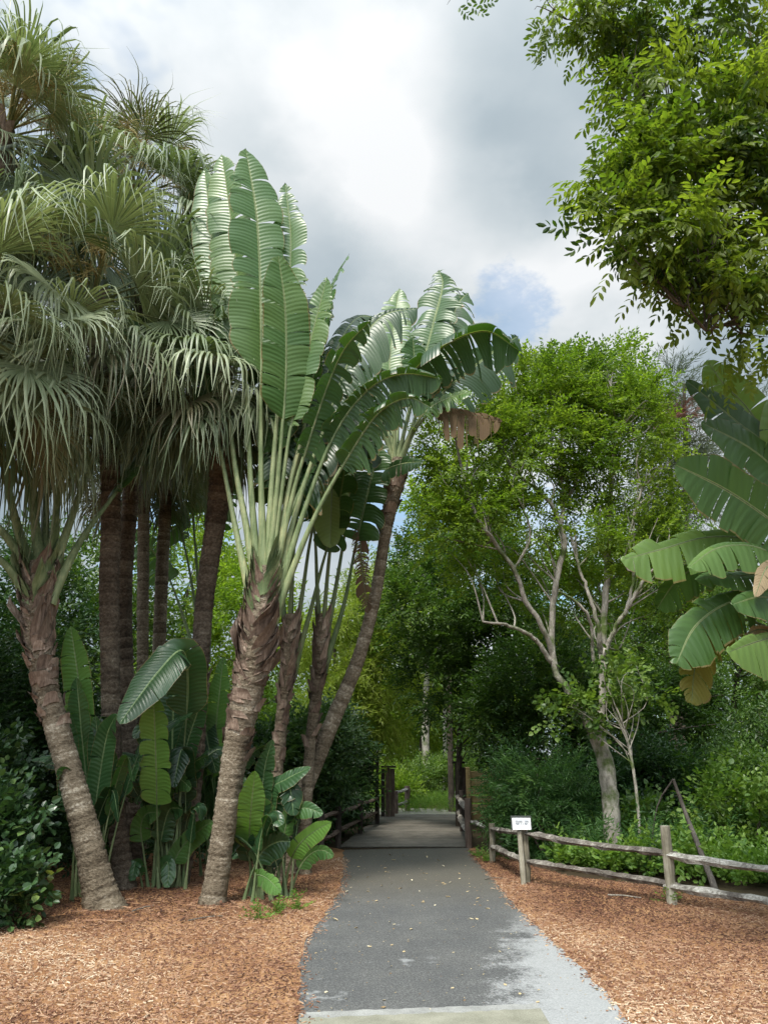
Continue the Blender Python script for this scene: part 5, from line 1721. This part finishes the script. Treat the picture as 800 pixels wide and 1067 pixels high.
gate_post('tall dark post at the right side of the boardwalk', 478.5, 862, 1.42, [(0, .14, 1.42, 'dark_wood'), (.13, .10, 1.34, 'brown_wood')], None)
gate_post('tall brown plank post at the left side of the boardwalk', 404, 852, 1.28, [(-.13, .11, 1.26, 'dark_wood'), (0, .13, 1.28, 'brown_wood'), (.13, .12, 1.26, 'brown_wood')], None)

# far left rail
g0, g1 = ground(412, 848.5), ground(425, 847.5)
root = thing('bridge_railing', 'short two rail railing behind the left gate post', 'railing', g1, 'wooden fences along the path')
g0 = np.array([g0[0], 23.2, 0]); g1 = np.array([at(424.5, 848, 24.2)[0], 24.2, 0])
root.location = g1
for p, h in ((g0, .62), (g1, .72)):
    post('post', root, g1, p, up(p, h), .16, M['brown_wood'], .6)
for z0, z1 in ((.58, .64), (.24, .28)):
    rail(root, g1, up(g0, z0), up(g1, z1), .11, M['rail_wood'], .75)
# left boardwalk fence
fa, fb = ground(352, 884), ground(393, 860)
root = thing('split_rail_fence', 'dark low two rail fence on the left edge of the boardwalk', 'fence', fa, 'wooden fences along the path')
fm = (fa + fb) / 2
fc = fa + (fa - fb) * .3
for p in (fc, fa, fm, fb):
    post('post', root, fa, p, up(p, .72), .11, M['dark_wood'], .6)
for a, b in ((fc, fa), (fa, fm), (fm, fb)):
    for z in (.62, .30):
        rail(root, fa, up(a, z), up(b, z), .095, M['brown_wood'], .5)

# pale yellow plank fence behind the feathery shrub
yb = 20.5
o0 = np.array([at(488, 850, yb)[0], yb, 0])
root = thing('plank_fence', 'pale yellow plank fence lit up behind the feathery shrub', 'fence', o0, 'wooden fences along the path')
x1, x2, x3 = o0[0], at(512, 850, yb)[0], at(562, 850, yb)[0]
for x in (x1, x2 + .5, x3):
    mb = MB()
    box(mb, (x, yb - .05, .66), (.12, .10, 1.32), 0, .5)
    mb.build('post', M['yellow_wood'], root, o0, smooth=False)
for z in np.arange(.14, 1.26, .2):
    mb = MB()
    box(mb, ((x1 + x3) / 2, yb + .03, z), (x3 - x1, .03, .165), rng.normal() * .002, rng.uniform(.4, .9))
    mb.build('plank', M['yellow_wood'], root, o0, smooth=False)

# ------------------------------------------------------------------ sign
gs = ground(545.5, 922)
root = thing('sign', 'small white notice sign on a slim grey post at the fence corner', 'sign', gs, None)
top = at(541, 866, gs[1])
post('post', root, gs, gs, top, .075, M['post_wood'], .95, .8)
sc_ = at(543, 858.5, gs[1] - .04)
sw_, sh_ = 19 * mpp(sc_), 11.5 * mpp(sc_)
mb = MB()
box(mb, (sc_[0], sc_[1] + .012, sc_[2] + .012), (sw_ + .03, .016, sh_ + .03), 0, .5, rx=R(-8), bev=.004)
bk = mb.build('backing', M['sign_back'], root, gs, smooth=False)
mb = MB()
box(mb, (sc_[0], sc_[1] - .004, sc_[2]), (sw_, .012, sh_), 0, .5, rx=R(-8), bev=.003)
pn = mb.build('panel', M['sign_white'], root, gs, smooth=False)
mb = MB()
for row, (zf, wtot) in enumerate(((.24, .78), (.0, .62), (-.24, .76))):
    x = -wtot / 2
    while x < wtot / 2:
        wl = rng.uniform(.028, .05)
        if rng.uniform() > .14:
            zc = sc_[2] + zf * sh_
            xx = sc_[0] + (x + wl / 2) * sw_
            yy = sc_[1] - .0125 + zf * sh_ * math.sin(R(-8)) * -1 * -1
            for dx, dz, bw, bh in ((-.35, 0, .28, 1), (.35, 0, .28, 1), (0, rng.choice([-.4, 0, .4]), .9, .22)):
                box(mb, (xx + dx * wl * sw_, yy, zc + dz * .15 * sh_), (bw * wl * sw_, .002, bh * .15 * sh_), 0, .5, rx=R(-8), bev=.0003)
        x += wl * 1.35
mb.build('lettering', M['sign_ink'], pn, gs, smooth=False)

# dead leaning stick
root_b = ground(744, 930)
ys = 11.2
A, B, C_, D = at(701, 812, ys), at(714, 848, ys), at(746, 935, ys - .6), at(684, 842, ys + .2)
C_ = np.array([at(747, 936, 10.4)[0], 10.4, 0.0])
root = thing('dead_branch', 'dead dark forked branch leaning over the ground cover behind the right fence', 'branch', C_, None)
mb = MB()
tube(mb, smooth_path([C_ - [0, 0, .02], (C_ + B) / 2, B, A], 16), np.linspace(.045, .022, 16), 7, .5, rough=.07)
mb.build('limb', M['dead_wood'], root, C_)
mb = MB()
D2 = np.array([at(672, 880, 11.6)[0], 11.6, 0.05])
tube(mb, smooth_path([A, D, D2], 10), np.linspace(.014, .007, 10), 6, .3, rough=.07)
mb.build('twig', M['dead_wood'], root, C_)

# ------------------------------------------------------------------ fallen leaves and litter
fl = []
spots = [(398, 922), (383, 915), (409, 921), (417, 927), (388, 927), (402, 910), (427, 917), (438, 909), (371, 941), (444, 941), (452, 943), (455, 897), (430, 899), (446, 908), (469, 919), (396, 905), (414, 897),
         (378, 903), (463, 903), (402, 935), (424, 969), (407, 1006), (386, 985), (499, 940), (511, 947), (470, 933), (434, 928), (367, 915), (443, 893), (408, 891), (420, 889), (480, 911), (489, 927), (393, 940),
         (360, 930), (433, 945), (350, 960), (450, 960), (401, 961), (374, 966)]
lt = leaf8(.06, .03, .3, -.15)
base_meshes = []
for k, (px, py) in enumerate(spots):
    g = ground(px + rng.normal() * 2, py + rng.normal() * 1.5, .014)
    if k < 4:
        mb = MB()
        mb.add(lt[0] * np.array([rng.uniform(.8, 1.3), rng.uniform(.8, 1.3), 1]), lt[1], rng.uniform(.3, 1))
        o = mb.build('fallen_leaf', M['fallen'], None, np.zeros(3), smooth=False)
        base_meshes.append(o)
    else:
        o = base_meshes[k % 4].copy()
        COL.objects.link(o)
    o.location = g
    o.rotation_euler = (rng.normal() * .15, rng.normal() * .15, rng.uniform(0, 6.28))
    s = rng.uniform(.5, 1.15)
    o.scale = (s, s, s)
    tag(o, 'small pale dry leaf lying on the dark asphalt path', 'leaf', 'fallen leaves on the path')
def litter(name, label, n, fx, size, zoff, mat, tint):
    P = fx(n)
    n = len(P)
    V0 = np.array([[-.5, -.5, 0], [.5, -.4, .12], [.45, .5, .3], [-.4, .45, .1]])
    L = size[0] * rng.gamma(3, .33, n)
    W = L * rng.uniform(*size[1], n)
    az = rng.uniform(0, 6.28, n)
    V = V0[None] * np.stack([L, W, W], -1)[:, None]
    c, s_ = np.cos(az)[:, None], np.sin(az)[:, None]
    VV = np.stack([V[..., 0] * c - V[..., 1] * s_ + P[:, 0, None], V[..., 0] * s_ + V[..., 1] * c + P[:, 1, None], V[..., 2] + zoff + P[:, 2, None]], -1)
    mb = MB()
    mb.add(VV.reshape(-1, 3), np.arange(n * 4).reshape(n, 4), np.repeat(np.clip(rng.uniform(*tint, n), 0, 1), 4))
    return tag(mb.build(name, mat, smooth=False), label, 'litter', None, 'stuff')


def on_path(n):
    y_ = rng.uniform(4.5, 15, n)
    a, b = path_x(y_)
    k_ = rng.beta(.6, .6, n)
    return np.stack([a + (b - a) * k_, y_, np.full(n, .013)], -1)


def round_trunks(n):
    cs = np.array([ground(112, 958)[:2], ground(222, 945)[:2], ground(160, 940)[:2], ground(270, 935)[:2], ground(195, 950)[:2]])
    q = cs[rng.integers(0, len(cs), n)] + rng.normal(size=(n, 2)) * [.45, .32]
    return np.hstack([q, rng.uniform(.015, .05, (n, 1))])


litter('path_litter', 'tiny dry bits and grit strewn over the asphalt path', 1200, on_path, (.012, (.3, .9)), 0, M['fallen'], (-.2, .8))
litter('leaf_litter', 'dry strips and dead leaf scraps around the feet of the left palms', 900, round_trunks, (.07, (.06, .16)), .005, M['chips'], (-.2, .75))
# twigs in the mulch
for k, (a, b, r_, lab) in enumerate([((633, 935), (668, 938), .012, 'pale broken twig lying on the mulch in front of the grey barked tree'), ((505, 918), (524, 917), .008, 'short twig on the mulch between path edge and sign post'),
                                     ((196, 962), (232, 957), .008, 'thin twig on the mulch in front of the thick central trunk'), ((138, 952), (160, 946), .010, 'pale twig at the foot of the straight ringed trunk')]):
    A, B = ground(*a), ground(*b)
    mb = MB()
    tube(mb, smooth_path([A + [0, 0, .025], (A + B) / 2 + [0, .03, .03], B + [0, 0, .025]], 8), np.linspace(r_, r_ * .5, 8), 6, .9, rough=.1)
    tag(mb.build('twig', M['dead_wood'], None, A), lab, 'twig', 'twigs on the mulch')
print('objects', len(SC.objects), 'verts', sum(len(o.data.vertices) for o in SC.objects if o.type == 'MESH'))
